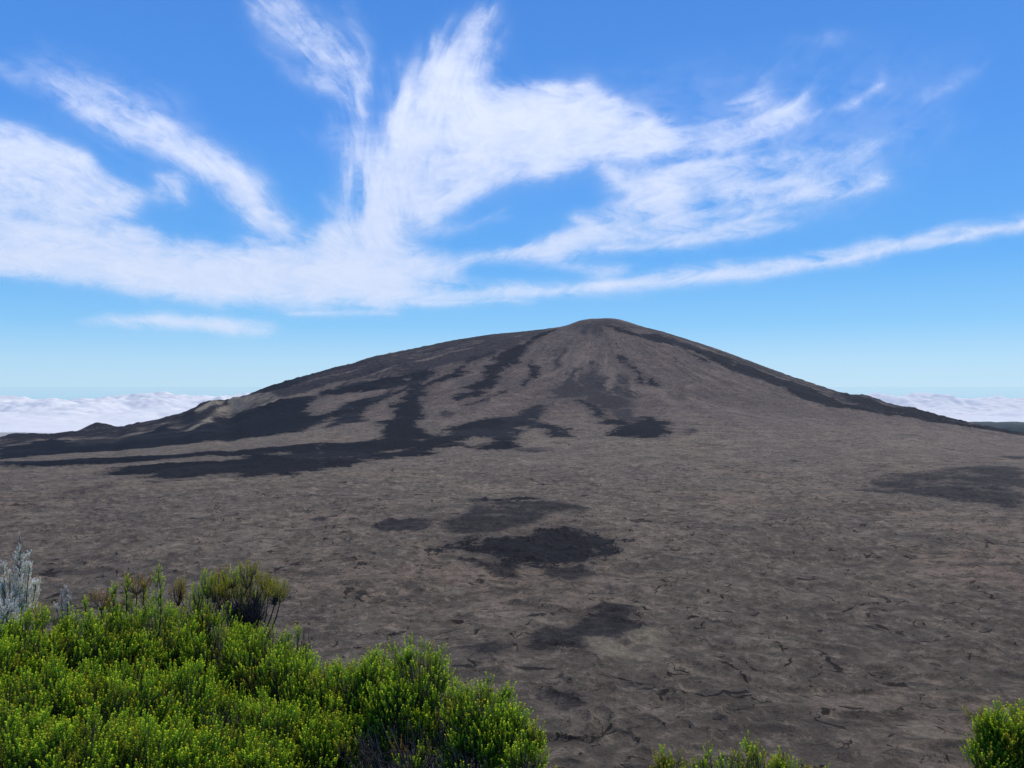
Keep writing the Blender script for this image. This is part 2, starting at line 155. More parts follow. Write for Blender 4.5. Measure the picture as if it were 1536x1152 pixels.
STAINS=[[1.35,60,[[-3282.8,5086.0],[-3204.1,5171.8],[-3087.1,5200.4],[-2642.4,4956.1],[-2449.8,5044.2],[-1978.7,4471.9],[-1866.4,4551.2],[-1757.0,4788.9],[-1489.5,4760.2],[-979.0,3489.9],[-810.1,3003.5],[-967.7,3092.7],[-1121.2,3129.4],[-1129.4,2739.6],[-1421.2,3308.9],[-1328.6,2863.0],[-1260.5,2527.9],[-1284.4,2408.9],[-1724.9,3015.3],[-1570.6,2580.1],[-1741.3,2697.8]]],[0.88,50,[[-1175.1,4868.1],[-874.2,4949.5],[-572.4,5002.3],[-367.1,5031.0],[-120.1,5061.8],[103.0,5068.4],[219.6,4272.0],[82.0,4036.5],[-51.4,3846.3],[-193.2,3697.9],[-334.1,3566.1],[-357.5,3435.7],[-442.4,3472.6],[-601.5,3456.2],[-708.8,3412.3],[-811.2,3360.2]]],[0.88,50,[[-1626.5,4817.5],[-1389.0,4802.1],[-1235.4,4850.5],[-1085.5,4892.3],[-875.9,4949.5],[-847.1,4956.1],[-562.8,3292.8],[-705.4,3307.9],[-792.0,3264.5],[-875.3,3302.3],[-970.5,3335.3],[-1077.1,3595.0]]],[0.6,40,[[-248.1,2648.2],[-225.2,2702.6],[-205.8,2678.4],[-205.8,2589.8],[-229.8,2522.5]]],[0.7,60,[[232.6,3765.5],[274.0,3797.5],[300.7,3644.7],[370.3,3586.9],[367.8,3447.9],[397.2,3393.4],[463.9,3367.2],[458.4,3245.5],[417.8,3192.3],[479.2,3160.8],[444.8,3002.3],[405.1,2940.2],[387.4,2811.9],[344.4,2778.5],[335.5,2865.8],[299.2,2897.9],[247.3,2936.1],[238.4,3015.9],[175.5,3009.5],[149.6,3011.7],[173.7,3166.5],[227.7,3400.6],[273.3,3458.0],[248.0,3610.7]]],[0.95,30,[[187.5,3647.7],[224.8,3743.9],[236.0,3716.0],[215.9,3595.7],[219.3,3452.9],[199.6,3526.3]]],[0.95,30,[[334.4,3134.5],[413.3,3157.9],[483.2,3151.1],[444.8,3002.3],[408.7,2966.6],[374.1,3017.6]]],[0.9,30,[[377.4,3373.1],[462.3,3354.9],[455.5,3244.7],[381.2,3256.3]]],[0.9,30,[[227.7,3400.6],[269.6,3410.9],[267.1,3236.9],[310.3,3109.4],[251.7,2987.9],[238.4,3015.9],[227.4,3152.9],[171.1,3117.7]]],[0.7,30,[[328.7,2893.3],[364.2,2711.6],[408.7,2758.6],[365.0,2584.0],[409.3,2581.8],[393.8,2484.4],[345.1,2504.6],[349.9,2709.6]]],[0.6,50,[[701.2,4376.1],[921.6,5044.2],[1101.1,4989.1],[1074.1,4265.9],[1371.4,4907.7],[1106.7,3960.4],[1005.8,3994.5],[912.2,4038.4],[825.7,4129.2],[738.4,4200.6]]],[0.8,50,[[1044.4,3859.7],[1455.4,4870.3],[1630.9,4780.1],[1769.8,4700.8],[1891.3,4645.8],[2013.2,4599.6],[2112.9,4557.8],[2262.5,4513.7],[2383.0,4480.7],[2550.8,4388.3],[2732.9,4269.4],[2096.1,3274.6],[1873.7,3223.5],[1620.3,3173.1],[1527.9,3214.4],[1387.1,3152.1],[1370.0,3365.4],[1361.1,3637.9],[1258.2,3687.7],[1164.4,3836.3]]],[0.72,60,[[300.9,4273.6],[361.7,4384.1],[500.6,4406.9],[616.7,4366.3],[715.2,4323.4],[600.9,4152.8],[503.9,4181.4],[433.4,4062.3],[350.7,4079.6]]],[0.74,25,[[507.6,1172.3],[592.5,1304.6],[675.7,1348.1],[765.5,1414.4],[871.3,1499.0],[948.8,1476.9],[598.9,932.2],[558.2,960.3],[540.6,990.2],[513.6,1005.8],[497.8,1021.9],[506.2,1092.0]]],[0.35,25,[[585.2,1437.6],[644.7,1505.2],[693.9,1474.5],[611.3,1318.6],[573.0,1360.4]]],[0.45,20,[[495.4,1536.7],[563.2,1574.7],[549.6,1468.8],[479.5,1435.2]]],[0.35,20,[[475.9,1240.7],[521.9,1253.0],[498.4,1183.2],[460.7,1172.3]]],[0.42,12,[[-73.2,856.6],[-49.1,903.4],[-49.8,963.5],[-20.6,996.7],[10.6,1014.2],[55.3,1014.2],[86.1,947.7],[79.2,925.0],[45.6,925.0],[34.1,876.0],[8.6,826.0],[-16.6,803.1],[-61.1,814.4]]],[0.7,10,[[31.1,664.8],[53.5,664.8],[61.7,642.6],[47.3,628.7],[29.7,635.6]]],[0.55,8,[[-47.2,701.0],[-28.5,688.5],[-19.1,672.5],[1.8,676.4],[1.7,635.6],[-13.3,642.6],[-37.2,684.4]]],[0.95,10,[[24.2,490.2],[45.3,498.7],[54.2,535.6],[69.3,545.7],[83.3,535.6],[78.9,507.4],[97.9,490.2],[93.0,478.1],[73.1,478.1],[65.5,459.1],[55.7,466.5],[44.4,462.8],[48.1,441.6],[58.2,431.7],[31.7,420.8],[30.7,438.3],[24.4,448.5],[8.4,459.1]]],[0.8,7,[[54.9,407.4],[68.6,413.2],[76.1,425.4],[81.3,441.6],[84.6,435.0],[79.8,410.3],[67.5,388.3],[57.4,388.3]]],[0.8,8,[[6.1,388.3],[15.7,401.8],[24.0,401.8],[19.6,396.3],[38.8,383.2],[33.5,368.5],[18.1,366.2],[8.9,380.6]]],[0.62,8,[[-25.1,462.8],[-13.4,470.3],[-3.5,459.1],[-5.7,441.6],[-18.3,443.3]]],[0.9,8,[[-141.5,847.8],[-133.8,869.0],[-124.8,858.3],[-122.4,817.9],[-134.8,817.9]]],[0.9,8,[[-119.2,858.3],[-105.7,869.0],[-91.7,827.6],[-96.8,810.2],[-113.6,817.9]]],[0.6,8,[[-105.7,869.0],[-81.8,874.5],[-88.4,847.8],[-99.4,847.8]]],[0.7,8,[[-225.3,813.1],[-208.6,837.6],[-200.7,813.1],[-208.0,781.1]]],[0.7,8,[[-194.2,822.7],[-186.9,817.9],[-185.6,800.9]]],[0.6,8,[[-223.4,885.6],[-208.5,891.3],[-206.3,858.3]]],[0.5,10,[[-74.7,858.3],[-44.9,891.3],[-41.1,853.0]]],[0.6,40,[[18.4,1852.7],[83.7,1881.4],[98.7,1799.4],[36.3,1787.3]]],[0.4,40,[[457.0,2285.3],[545.7,2326.8],[553.8,2199.3],[481.7,2132.7]]],[0.6,15,[[-717.8,1309.1],[-702.9,1313.0],[-688.0,1275.0]]],[0.6,15,[[-560.3,1236.2],[-535.3,1240.0],[-536.7,1213.0]]],[0.35,30,[[-612.5,1070.7],[-610.9,1204.4],[-574.1,1161.5],[-571.6,1038.4]]],[0.5,30,[[983.4,2246.8],[1052.3,2281.5],[987.1,2173.5]]],[0.5,30,[[1114.7,2322.1],[1182.7,2337.6],[1082.9,2223.1]]],[0.6,30,[[1112.2,1824.8],[1169.5,1833.7],[1088.9,1732.9]]],[0.6,15,[[307.1,932.2],[346.9,939.1],[341.3,912.2],[323.8,899.4]]]]
PALES=[[[44.8,466.5],[52.5,470.3],[65.1,448.5],[59.8,435.0],[50.4,441.6]],[[68.9,474.2],[80.0,482.1],[91.0,474.2],[86.4,462.8],[70.8,462.8]],[[69.0,443.3],[80.8,445.0],[78.9,435.0]],[[-1143.5,2764.5],[-1142.6,2960.2],[-1310.4,3587.6],[-1641.6,4813.1],[-1286.1,3889.0],[-1095.4,3656.2],[-939.4,3327.2],[-995.9,3249.1],[-1123.8,3294.8],[-1118.6,3062.4],[-1068.8,2744.5]],[[-1362.3,3422.2],[-1429.6,3703.7],[-1646.6,4363.5],[-1488.9,4095.8],[-1462.3,4100.5],[-1412.2,3903.3],[-1266.5,3281.2]],[[-56.3,601.8],[-40.5,599.2],[-37.4,591.5],[-50.4,594.0]]]
def height(x, y, detail=True):
    x = np.asarray(x, float); y = np.asarray(y, float)
    r = np.hypot(x, y)
    dx = x - SX; dy = SY - y; rho = np.hypot(dx, dy) + 1e-6
    sx = dx / rho; fy = dy / rho
    wR = np.maximum(sx, 0) ** 2; wL = np.maximum(-sx, 0) ** 2
    wF = np.maximum(fy, 0) ** 2; wB = np.maximum(-fy, 0) ** 2
    h = wR * smooth_interp(rho, PR) + wL * smooth_interp(rho, PL) + wF * smooth_interp(rho, PF) + wB * smooth_interp(rho, PB)
    # gently uneven caldera floor close to the rim
    near = sstep(2600, 1200, r)
    h = h * (1 - near) + near * (-150 + 0 * h)
    for cx, cy, ch, cr in CONES:
        d = np.hypot(x - cx, y - cy) / cr
        h = h + ch * np.clip(1.25 - d, 0, 1) ** 1.3 * (1 + 0.15 * np.sin(x / 23.)) 
    if CORR_T is not None:
        az = np.where(y > 1, x / np.maximum(y, 1), np.sign(x) * 5)
        h = h + np.interp(az, CORR_T, CORR_V) * r * sstep(1300, 3600, r)
    if detail:
        m = sstep(2600, 600, rho)                    # ravines and lava ribs running down the cone
        th = np.arctan2(dx, dy)
        h = h + m * 8 * sstep(120, 800, rho) * fbm(th * 14 + .6 * fbm(x / 400, y / 400, 3, 4), rho / 500, 5, 3)
        fl = 1 - 0.55 * m
        h = h + fl * 9 * fbm(x / 420, y / 420, 2, 5)
        h = h + 3.2 * fl * (0.25 + sstep(3200, 700, r)) * fbm(x / 75, y / 75, 3, 9)
        ridge = 1 - np.abs(fbm(x / 55 + .8 * pnoise(x / 130, y / 130, 2), y / 38, 3, 21)) * 2.6
        h = h + 2.5 * np.clip(ridge, 0, 1) ** 4 * sstep(3600, 500, r)
        h = h + 0.55 * fbm(x / 7.0, y / 7.0, 3, 31) * sstep(2600, 300, r)
        # rough blocks and crags where the flows built the far flanks
        h = h + (14.0 * np.clip(fbm(x / 75, y / 110, 4, 41, .6), 0, 1) + 3.5 * fbm(x / 24, y / 40, 3, 43)) * sstep(450, 1300, np.abs(dx)) * sstep(2900, 3700, r)
        h = h + 2.2 * fbm(x / 26, y / 40, 3, 44) * sstep(2800, 3600, r)
    q = y + 0.25 * np.sin(x * 1.3) + 0.2 * np.sin(x * .47 + 1)
    far = np.abs(x) > 25
    q = q + np.where(far, 4 * pnoise(x / 40, 0 * x, 77) , 0)
    rim = np.interp(q, [-9000, -40, 2.3, 2.9, 3.5, 5, 8, 14, 40, 75, 115], [-1.75, -1.65, -1.62, -1.8, -2.25, -3.6, -7, -18, -80, -135, -150])
    if detail:
        rim = rim + 0.05 * fbm(x * 1.5, y * 1.5, 3, 51) - np.clip(q - 6, 0, 30) * .06 * fbm(x / 9, y / 9, 3, 52)
    k = sstep(70, 130, q)
    return rim * (1 - k) + h * k
# ---------------------------------------------------------------- the volcano and its caldera floor: one sheet of real terrain
def poly_sd(px, py, poly, pad=150.0):
    """signed distance (metres, + inside) to a plan polygon, -pad where far away"""
    P = np.array(poly, float); out = np.full(px.shape, -pad)
    idx = np.nonzero((px > P[:, 0].min() - pad) & (px < P[:, 0].max() + pad) & (py > P[:, 1].min() - pad) & (py < P[:, 1].max() + pad))[0]
    if len(idx) == 0: return out
    x = px[idx]; y = py[idx]; d2 = np.full(x.shape, 1e12); ins = np.zeros(x.shape, bool)
    for i in range(len(P)):
        ax, ay = P[i - 1]; bx, by = P[i]
        ex, ey = bx - ax, by - ay; L = ex * ex + ey * ey + 1e-9
        t = np.clip(((x - ax) * ex + (y - ay) * ey) / L, 0, 1)
        d2 = np.minimum(d2, (x - ax - t * ex) ** 2 + (y - ay - t * ey) ** 2)
        c = (ay > y) != (by > y)
        xi = ax + (y - ay) * ex / (ey if abs(ey) > 1e-9 else 1e-9)
        ins ^= c & (x < xi)
    d = np.sqrt(d2); out[idx] = np.maximum(np.where(ins, d, -d), -pad)
    return out
tan_in = np.linspace(-0.74, 0.74, 1340)
az_in = np.arctan(tan_in)
az = np.concatenate([np.linspace(-math.pi, az_in[0], 90)[:-1], az_in, np.linspace(az_in[-1], math.pi, 90)[1:]])
d1 = np.concatenate([np.geomspace(.25, 120, 90)[:-1], np.linspace(120, 300, 24)[:-1]])
d2_ = 1 / np.linspace(1 / 300., 1 / 2450., 370)
d3 = np.linspace(2458, 4700, 235)
d4 = np.geomspace(4730, 9000, 45)
rad = np.concatenate([d1, d2_, d3, d4])
A, RR = np.meshgrid(az, rad)
GXc = (np.sin(A) * RR).ravel(); GYc = (np.cos(A) * RR).ravel()
GZ = height(GXc, GYc)
nr, na = A.shape
ii = (np.arange(nr - 1)[:, None] * na + np.arange(na - 1)[None, :])
quads = np.stack([ii, ii + 1, ii + 1 + na, ii + na], -1).reshape(-1, 4)
view = (GYc > 100) & (np.abs(GXc) < GYc * .74 + 5)
vx, vy = GXc[view], GYc[view]
wx = vx + 14 * fbm(vx / 60, vy / 60, 3, 61); wy = vy + 22 * fbm(vx / 60, vy / 60, 3, 62)
near_ = sstep(1500, 500, np.hypot(vx, vy))
wx = wx * (1 - near_) + near_ * (vx + 6 * fbm(vx / 22, vy / 22, 3, 63)); wy = wy * (1 - near_) + near_ * (vy + 8 * fbm(vx / 22, vy / 22, 3, 64))
fl = np.full(vx.shape, -150.)
for p in FLOWS: fl = np.maximum(fl, poly_sd(wx, wy, p))
for p in HOLES: fl = np.minimum(fl, -poly_sd(wx, wy, p))
st = np.zeros(vx.shape)
for a, e, p in STAINS:
    st = np.maximum(st, a * sstep(-e * 1.5, e * 1.5, poly_sd(wx, wy, p, 200.)))
pl = np.zeros(vx.shape)
for p in PALES:
    pl = np.maximum(pl, sstep(-12, 16, poly_sd(wx, wy, p)))
st = st * (1 - .85 * pl)
def full(a, d):
    o = np.full(GXc.shape, d); o[view] = a; return o
th = np.arctan2(GXc - SX, SY - GYc); rh = np.hypot(GXc - SX, GYc - SY)
rill = 1 - np.abs(fbm(th * 17 + 1.2 * fbm(rh / 300, th * 6, 4, 72), rh / 620, 4, 73, .55)) * 3.2
rill = np.clip(rill, 0, 1) * sstep(-.05, .2, fbm(th * 6, rh / 260, 4, 74)) * sstep(120, 420, rh) * sstep(2300, 1400, rh)
streak = fbm(th * 11 + 1.1 * fbm(rh / 330, th * 5, 4, 70), rh / 800, 6, 71, .66) * sstep(80, 700, rh)
cone = sstep(2500, 1500, rh)
flf = full(fl, -150.)
# a flow stands a little proud of what it ran over
GZ = GZ + sstep(0, 25, flf) * 2.2 + sstep(0, 30, flf) * (1.2 * pnoise(GXc / 24, GYc / 24, 83))
g = NT('volcanic_ground')
geo = g.n('ShaderNodeNewGeometry'); pos = geo.outputs['Position']
aF = g.attr('flow').outputs['Fac']; aS = g.attr('stain').outputs['Fac']; aP = g.attr('pale').outputs['Fac']
aK = g.attr('streak').outputs['Fac']; aR = g.attr('rill').outputs['Fac']; aC = g.attr('cone').outputs['Fac']; aN = g.attr('nearness').outputs['Fac']
nBig = g.noise(pos, 1 / 330., 4, .55, .6); nMid = g.noise(pos, 1 / 62., 11, .78, .25); nSm = g.noise(pos, 1 / 11., 9, .82, .0); nFine = g.noise(pos, 1 / 1.6, 4, .7)
c = g.mix(g.mapr(nBig, .36, .64), (0.1586, 0.1295, 0.0965, 1), (0.2188, 0.1663, 0.1176, 1))
c = g.mix(g.mapr(nMid, .42, .57), (0.1259, 0.1028, 0.0771, 1), c)
c = g.mix(g.math('MULTIPLY', g.mapr(nMid, .53, .64), .42), c, (0.3063, 0.2447, 0.1738, 1))
c = g.mix(g.math('MULTIPLY', g.mapr(nSm, .49, .41), .85), c, (0.0930, 0.0760, 0.0579, 1))
c = g.mix(g.math('MULTIPLY', g.mapr(nSm, .52, .60), .6), c, (0.3421, 0.2742, 0.1929, 1))
# dark ragged rock scattered over the pahoehoe
pm = g.n('ShaderNodeMapping'); pm.inputs['Scale'].default_value = (.62, 1.0, 1); g.l(pos, pm.inputs['Vector'])
nPatch = g.noise(pm.outputs[0], 1 / 42., 7, .70, 1.2)
patch = g.mapr(g.math('ADD', nPatch, g.math('MULTIPLY', g.math('SUBTRACT', nBig, .5), .28)), .565, .64)
c = g.mix(g.math('MULTIPLY', patch, .72), c, (0.0738, 0.0613, 0.0481, 1))
# cracks in the crust: dark dirt, plus crevice shade put into the colour
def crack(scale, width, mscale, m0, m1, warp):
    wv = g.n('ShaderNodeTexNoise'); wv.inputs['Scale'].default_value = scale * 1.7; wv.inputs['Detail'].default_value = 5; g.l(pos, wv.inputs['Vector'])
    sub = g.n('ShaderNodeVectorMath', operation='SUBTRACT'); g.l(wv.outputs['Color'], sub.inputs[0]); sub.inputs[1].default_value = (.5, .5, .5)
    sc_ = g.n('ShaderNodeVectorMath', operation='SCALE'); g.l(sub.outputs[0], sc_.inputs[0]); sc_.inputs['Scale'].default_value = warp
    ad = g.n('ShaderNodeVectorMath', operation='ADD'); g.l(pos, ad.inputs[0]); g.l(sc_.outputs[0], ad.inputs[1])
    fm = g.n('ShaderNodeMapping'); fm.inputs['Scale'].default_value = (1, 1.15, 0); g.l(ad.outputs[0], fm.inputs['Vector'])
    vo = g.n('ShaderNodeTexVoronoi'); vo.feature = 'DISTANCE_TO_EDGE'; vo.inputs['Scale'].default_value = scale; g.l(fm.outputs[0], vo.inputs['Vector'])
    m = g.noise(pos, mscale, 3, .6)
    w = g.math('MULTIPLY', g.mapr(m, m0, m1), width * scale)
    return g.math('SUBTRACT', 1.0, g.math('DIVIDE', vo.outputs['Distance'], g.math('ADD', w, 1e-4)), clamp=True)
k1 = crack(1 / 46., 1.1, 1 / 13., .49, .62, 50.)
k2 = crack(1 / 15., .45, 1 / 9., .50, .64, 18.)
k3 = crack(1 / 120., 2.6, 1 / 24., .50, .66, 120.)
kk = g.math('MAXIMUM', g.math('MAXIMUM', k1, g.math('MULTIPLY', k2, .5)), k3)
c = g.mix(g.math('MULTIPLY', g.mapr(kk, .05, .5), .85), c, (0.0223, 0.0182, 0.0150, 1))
c = g.mix(g.math('MULTIPLY', g.math('MULTIPLY', g.mapr(nBig, .52, .68), g.mapr(nSm, .45, .6)), .22), c, (0.2735, 0.1616, 0.0965, 1))
# pale floor slabs; sunlit flank band and cone face painted in as lighter colour
c = g.mix(g.math('MULTIPLY', aP, g.math('ADD', .55, g.math('MULTIPLY', aN, .25))), c, g.mix(g.mapr(nSm, .35, .65), (0.2599, 0.2325, 0.1506, 1), (0.4105, 0.3475, 0.2277, 1)))
c = g.mix(aC, c, (.72, .68, .73, 1), 'MULTIPLY')
# upper cone: streaks of flow material running downslope
ck = g.math('MULTIPLY', g.math('MULTIPLY', aC, g.mapr(aK, .06, .32)), .42)
c = g.mix(ck, c, (0.0976, 0.0827, 0.0657, 1))
ck2 = g.math('MULTIPLY', g.math('MULTIPLY', aC, g.mapr(aK, -.05, -.3)), .25)
c = g.mix(ck2, c, (0.2870, 0.2220, 0.1592, 1))
rl = g.math('MULTIPLY', g.mapr(g.math('ADD', aR, g.math('MULTIPLY', g.math('SUBTRACT', nMid, .5), 2.4)), .55, .80), g.mapr(aS, .0, .5, .30, .75))
c = g.mix(rl, c, (.0200, .0190, .0195, 1))
# half covered dark rock
sn = g.math('ADD', g.math('MULTIPLY', aS, .92), g.math('ADD', g.math('MULTIPLY', g.math('SUBTRACT', nMid, .5), 3.2), g.math('ADD', g.math('MULTIPLY', g.math('SUBTRACT', nSm, .5), 2.4), g.math('ADD', g.math('MULTIPLY', aK, 2.3), g.math('MULTIPLY', g.math('SUBTRACT', nBig, .5), .9)))))
c = g.mix(g.math('MULTIPLY', g.math('MULTIPLY', g.mapr(sn, .34, .60), g.mapr(aS, .02, .3)), .86), c, g.mix(g.mapr(nSm, .4, .6), (.0150, .0150, .0165, 1), (.038, .035, .034, 1)))
c = g.mix(g.math('MULTIPLY', g.mapr(g.math('ADD', aS, g.math('MULTIPLY', aK, .8)), .95, 1.3), .8), c, g.mix(g.mapr(nSm, .4, .6), (.0085, .0085, .0098, 1), (.0210, .0200, .0210, 1)))
# black lava flows with frayed margins
jag = g.math('ADD', g.math('MULTIPLY', g.math('SUBTRACT', nMid, .5), 230.), g.math('MULTIPLY', g.math('SUBTRACT', nSm, .5), 150.))
fm_ = g.mapr(g.math('ADD', aF, g.math('MULTIPLY', jag, g.math('SUBTRACT', 1.0, g.math('MULTIPLY', aN, .2)))), -1.5, 2.5)
lav = g.mix(g.mapr(nSm, .35, .65), (.0040, .0045, .0058, 1), (.0105, .0110, .0128, 1))
lav = g.mix(g.math('MULTIPLY', g.mapr(g.math('ADD', nBig, g.math('MULTIPLY', aK, .3)), .52, .66), .5), lav, (.030, .031, .034, 1))
lav = g.mix(g.math('MULTIPLY', aN, .8), lav, g.mix(g.mapr(nSm, .35, .62), (.0130, .0120, .0118, 1), (.0330, .0300, .0285, 1)))
c = g.mix(fm_, c, lav)
hh = g.math('ADD', g.math('MULTIPLY', nSm, 6.5), g.math('ADD', g.math('MULTIPLY', nFine, 1.3), g.math('ADD', g.math('MULTIPLY', nMid, 7.), g.math('MULTIPLY', kk, -1.5))))
hh = g.math('ADD', hh, g.math('MULTIPLY', g.math('MULTIPLY', fm_, nSm), 2.5))
bp = g.n('ShaderNodeBump'); bp.inputs['Strength'].default_value = .9; bp.inputs['Distance'].default_value = 1.0; g.l(hh, bp.inputs['Height'])
bs = g.n('ShaderNodeBsdfPrincipled'); bs.inputs['Roughness'].default_value = .92; bs.inputs['Specular IOR Level'].default_value = .07
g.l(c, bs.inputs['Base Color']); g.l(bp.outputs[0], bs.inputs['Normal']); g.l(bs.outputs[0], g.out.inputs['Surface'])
nearn = sstep(1900, 1100, np.hypot(GXc, GYc))
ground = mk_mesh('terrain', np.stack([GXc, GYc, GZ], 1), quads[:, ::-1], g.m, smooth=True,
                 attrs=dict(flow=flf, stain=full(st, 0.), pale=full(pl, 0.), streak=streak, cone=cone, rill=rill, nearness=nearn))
tag(ground, kind='structure')
print('ground', round(time.time() - T0, 1), len(GXc))
# ---------------------------------------------------------------- wooded ridge far beyond the right flank
hx = np.linspace(3300, 7600, 170); hy = np.linspace(6700, 8300, 40)
HX, HY = np.meshgrid(hx, hy)
crest = np.interp(HX, [3300, 3800, 4100, 4500, 4800, 5600, 7600], [-620, -430, -345, -337, -345, -330, -420])
HZ = -1250 + (crest + 1250) * np.exp(-((HY - 7250) / 560.) ** 2) + 14 * fbm(HX / 260, HY / 260, 5, 90)
n0 = (np.arange(39)[:, None] * 170 + np.arange(169)[None, :])
hq = np.stack([n0, n0 + 1, n0 + 171, n0 + 170], -1).reshape(-1, 4)
w = NT('wooded_slope'); wp = w.n('ShaderNodeNewGeometry').outputs['Position']
wc = w.mix(w.mapr(w.noise(wp, 1 / 90., 5), .38, .62), (.016, .034, .030, 1), (.030, .048, .040, 1))  # woodland green with the blue of distance haze mixed into the colour
wbs = w.n('ShaderNodeBsdfPrincipled'); wbs.inputs['Roughness'].default_value = .95; w.l(wc, wbs.inputs['Base Color']); w.l(wbs.outputs[0], w.out.inputs['Surface'])
tag(mk_mesh('hills', np.stack([HX.ravel(), HY.ravel(), HZ.ravel()], 1), hq, w.m, smooth=True), kind='structure')
# ---------------------------------------------------------------- sea of clouds below the volcano, the ocean under it
cx = np.linspace(-1.3, 1.3, 1150)
cy = np.concatenate([np.linspace(10500, 34000, 470), np.geomspace(34300, 60000, 60)])
TX, CY = np.meshgrid(cx, cy); CX = TX * CY
def billow(x, y, s, seed):
    return np.sqrt(pnoise(x / s, y / s, seed) ** 2 + .004) * 2.3
bl = billow(CX + 500 * fbm(CX / 2500, CY / 2500, 3, 3), CY, 2600, 11) * .55 + billow(CX, CY, 1100, 12) * .28 + billow(CX, CY, 460, 13) * .13 + billow(CX, CY, 240, 14) * .07 + billow(CX, CY, 120, 16) * .03
big = fbm(CX / 6500, CY / 8000, 2, 15)
CZ = -740 + 190 * bl + 300 * big
left = sstep(.3, -.4, TX)
CZ = CZ + 95 * left - 30
kn = sstep(10500, 20000, CY); CZ = (-650 + 40 * bl) * (1 - kn) + CZ * kn
edge = sstep(33000 + 5000 * fbm(TX * 9, 0 * TX, 3, 19), 30000, CY)
CZ = CZ * 1.0 - (1 - edge) * 1500
# towering head just behind the right flank
for (tx, ty, hh_, w_) in ((.412, 21000, 330, 700), (.445, 21500, 250, 750), (.49, 22000, 200, 800), (.52, 21000, 170, 600), (.60, 22000, 215, 900), (.56, 24000, 120, 900), (-.33, 20000, 120, 1500), (-.47, 21000, 70, 1500), (-.60, 18000, 40, 1300)):
    dd = np.hypot(CX - tx * ty, (CY - ty) * .8) / w_
    CZ = CZ + (hh_ * .55 + 90 * (bl - .5)) * np.exp(-dd ** 2 * 1.1)
m0 = (np.arange(CX.shape[0] - 1)[:, None] * 1150 + np.arange(1149)[None, :])
cq = np.stack([m0, m0 + 1, m0 + 1151, m0 + 1150], -1).reshape(-1, 4)
s = NT('cloud_sea'); sd_ = s.n('ShaderNodeBsdfDiffuse'); sd_.inputs['Color'].default_value = (1, .985, .93, 1)
stl = s.n('ShaderNodeBsdfTranslucent'); stl.inputs['Color'].default_value = (1, .985, .93, 1)
smx = s.n('ShaderNodeMixShader'); smx.inputs[0].default_value = .35
s.l(sd_.outputs[0], smx.inputs[1]); s.l(stl.outputs[0], smx.inputs[2]); s.l(smx.outputs[0], s.out.inputs['Surface'])
tag(mk_mesh('cloud_sea', np.stack([CX.ravel(), CY.ravel(), CZ.ravel()], 1), cq, s.m, smooth=True),
    'white billowing sea of clouds behind and below the volcano flanks', 'clouds', kind='stuff')
o = NT('ocean'); ob = o.n('ShaderNodeBsdfPrincipled'); ob.inputs['Base Color'].default_value = (.012, .045, .10, 1); ob.inputs['Roughness'].default_value = .03
op = o.n('ShaderNodeNewGeometry').outputs['Position']; obp = o.n('ShaderNodeBump'); obp.inputs['Strength'].default_value = .002; obp.inputs['Distance'].default_value = 40
o.l(o.noise(op, 1 / 300., 4), obp.inputs['Height']); o.l(obp.outputs[0], ob.inputs['Normal']); o.l(ob.outputs[0], o.out.inputs['Surface'])
ow = 600000.
tag(mk_mesh('sea', [(-ow, -ow, -2300), (ow, -ow, -2300), (ow, ow, -2300), (-ow, ow, -2300)], [(0, 1, 2, 3)], o.m), kind='structure')

# ---------------------------------------------------------------- high cirrus: one thin layer 17 km up, combed by the wind
GW, GH, ST = 1240, 400, 1.5                # layer is laid out on a grid of sight lines from the rim
gx = (np.arange(GW) * ST - 162); gy = (np.arange(GH) * ST - 66)
UX, UY = np.meshgrid(gx, gy)
def seg_field(pts, soft=1.0):
    """pts: (x, y, half width, density) -> density field and direction field of one drawn-out streak"""
    D = np.zeros(UX.shape); 
    for (x0, y0, w0, a0), (x1, y1, w1, a1) in zip(pts[:-1], pts[1:]):
        W = max(w0, w1) * 2.6
        j0, j1 = np.searchsorted(gx, [min(x0, x1) - W, max(x0, x1) + W]); i0, i1 = np.searchsorted(gy, [min(y0, y1) - W, max(y0, y1) + W])
        if j1 <= j0 or i1 <= i0: continue
        X = UX[i0:i1, j0:j1]; Y = UY[i0:i1, j0:j1]
        ex, ey = x1 - x0, y1 - y0; L = ex * ex + ey * ey + 1e-6
        t = np.clip(((X - x0) * ex + (Y - y0) * ey) / L, 0, 1)
        d = np.hypot(X - x0 - t * ex, Y - y0 - t * ey); ww = w0 + (w1 - w0) * t; aa = a0 + (a1 - a0) * t
        f = aa * np.exp(-(d / ww) ** 2 * .9)
        D[i0:i1, j0:j1] = np.maximum(D[i0:i1, j0:j1], f)
    return D
def dir_field(pts, reach, wgt=1.0):
    vx = np.zeros(UX.shape); vy = vx.copy(); ws_ = vx.copy()
    for (x0, y0), (x1, y1) in zip(pts[:-1], pts[1:]):
        ex, ey = x1 - x0, y1 - y0; L = ex * ex + ey * ey + 1e-6
        t = np.clip(((UX - x0) * ex + (UY - y0) * ey) / L, 0, 1)
        d2 = (UX - x0 - t * ex) ** 2 + (UY - y0 - t * ey) ** 2
        k = wgt * np.exp(-d2 / reach ** 2) + 1e-6; n = math.sqrt(L)
        vx += k * ex / n; vy += k * ey / n; ws_ += k
    return vx, vy
def poly_field(poly, soft):
    d = poly_sd(UX.ravel(), UY.ravel(), poly, 90.).reshape(UX.shape)
    return sstep(-soft, soft, d)
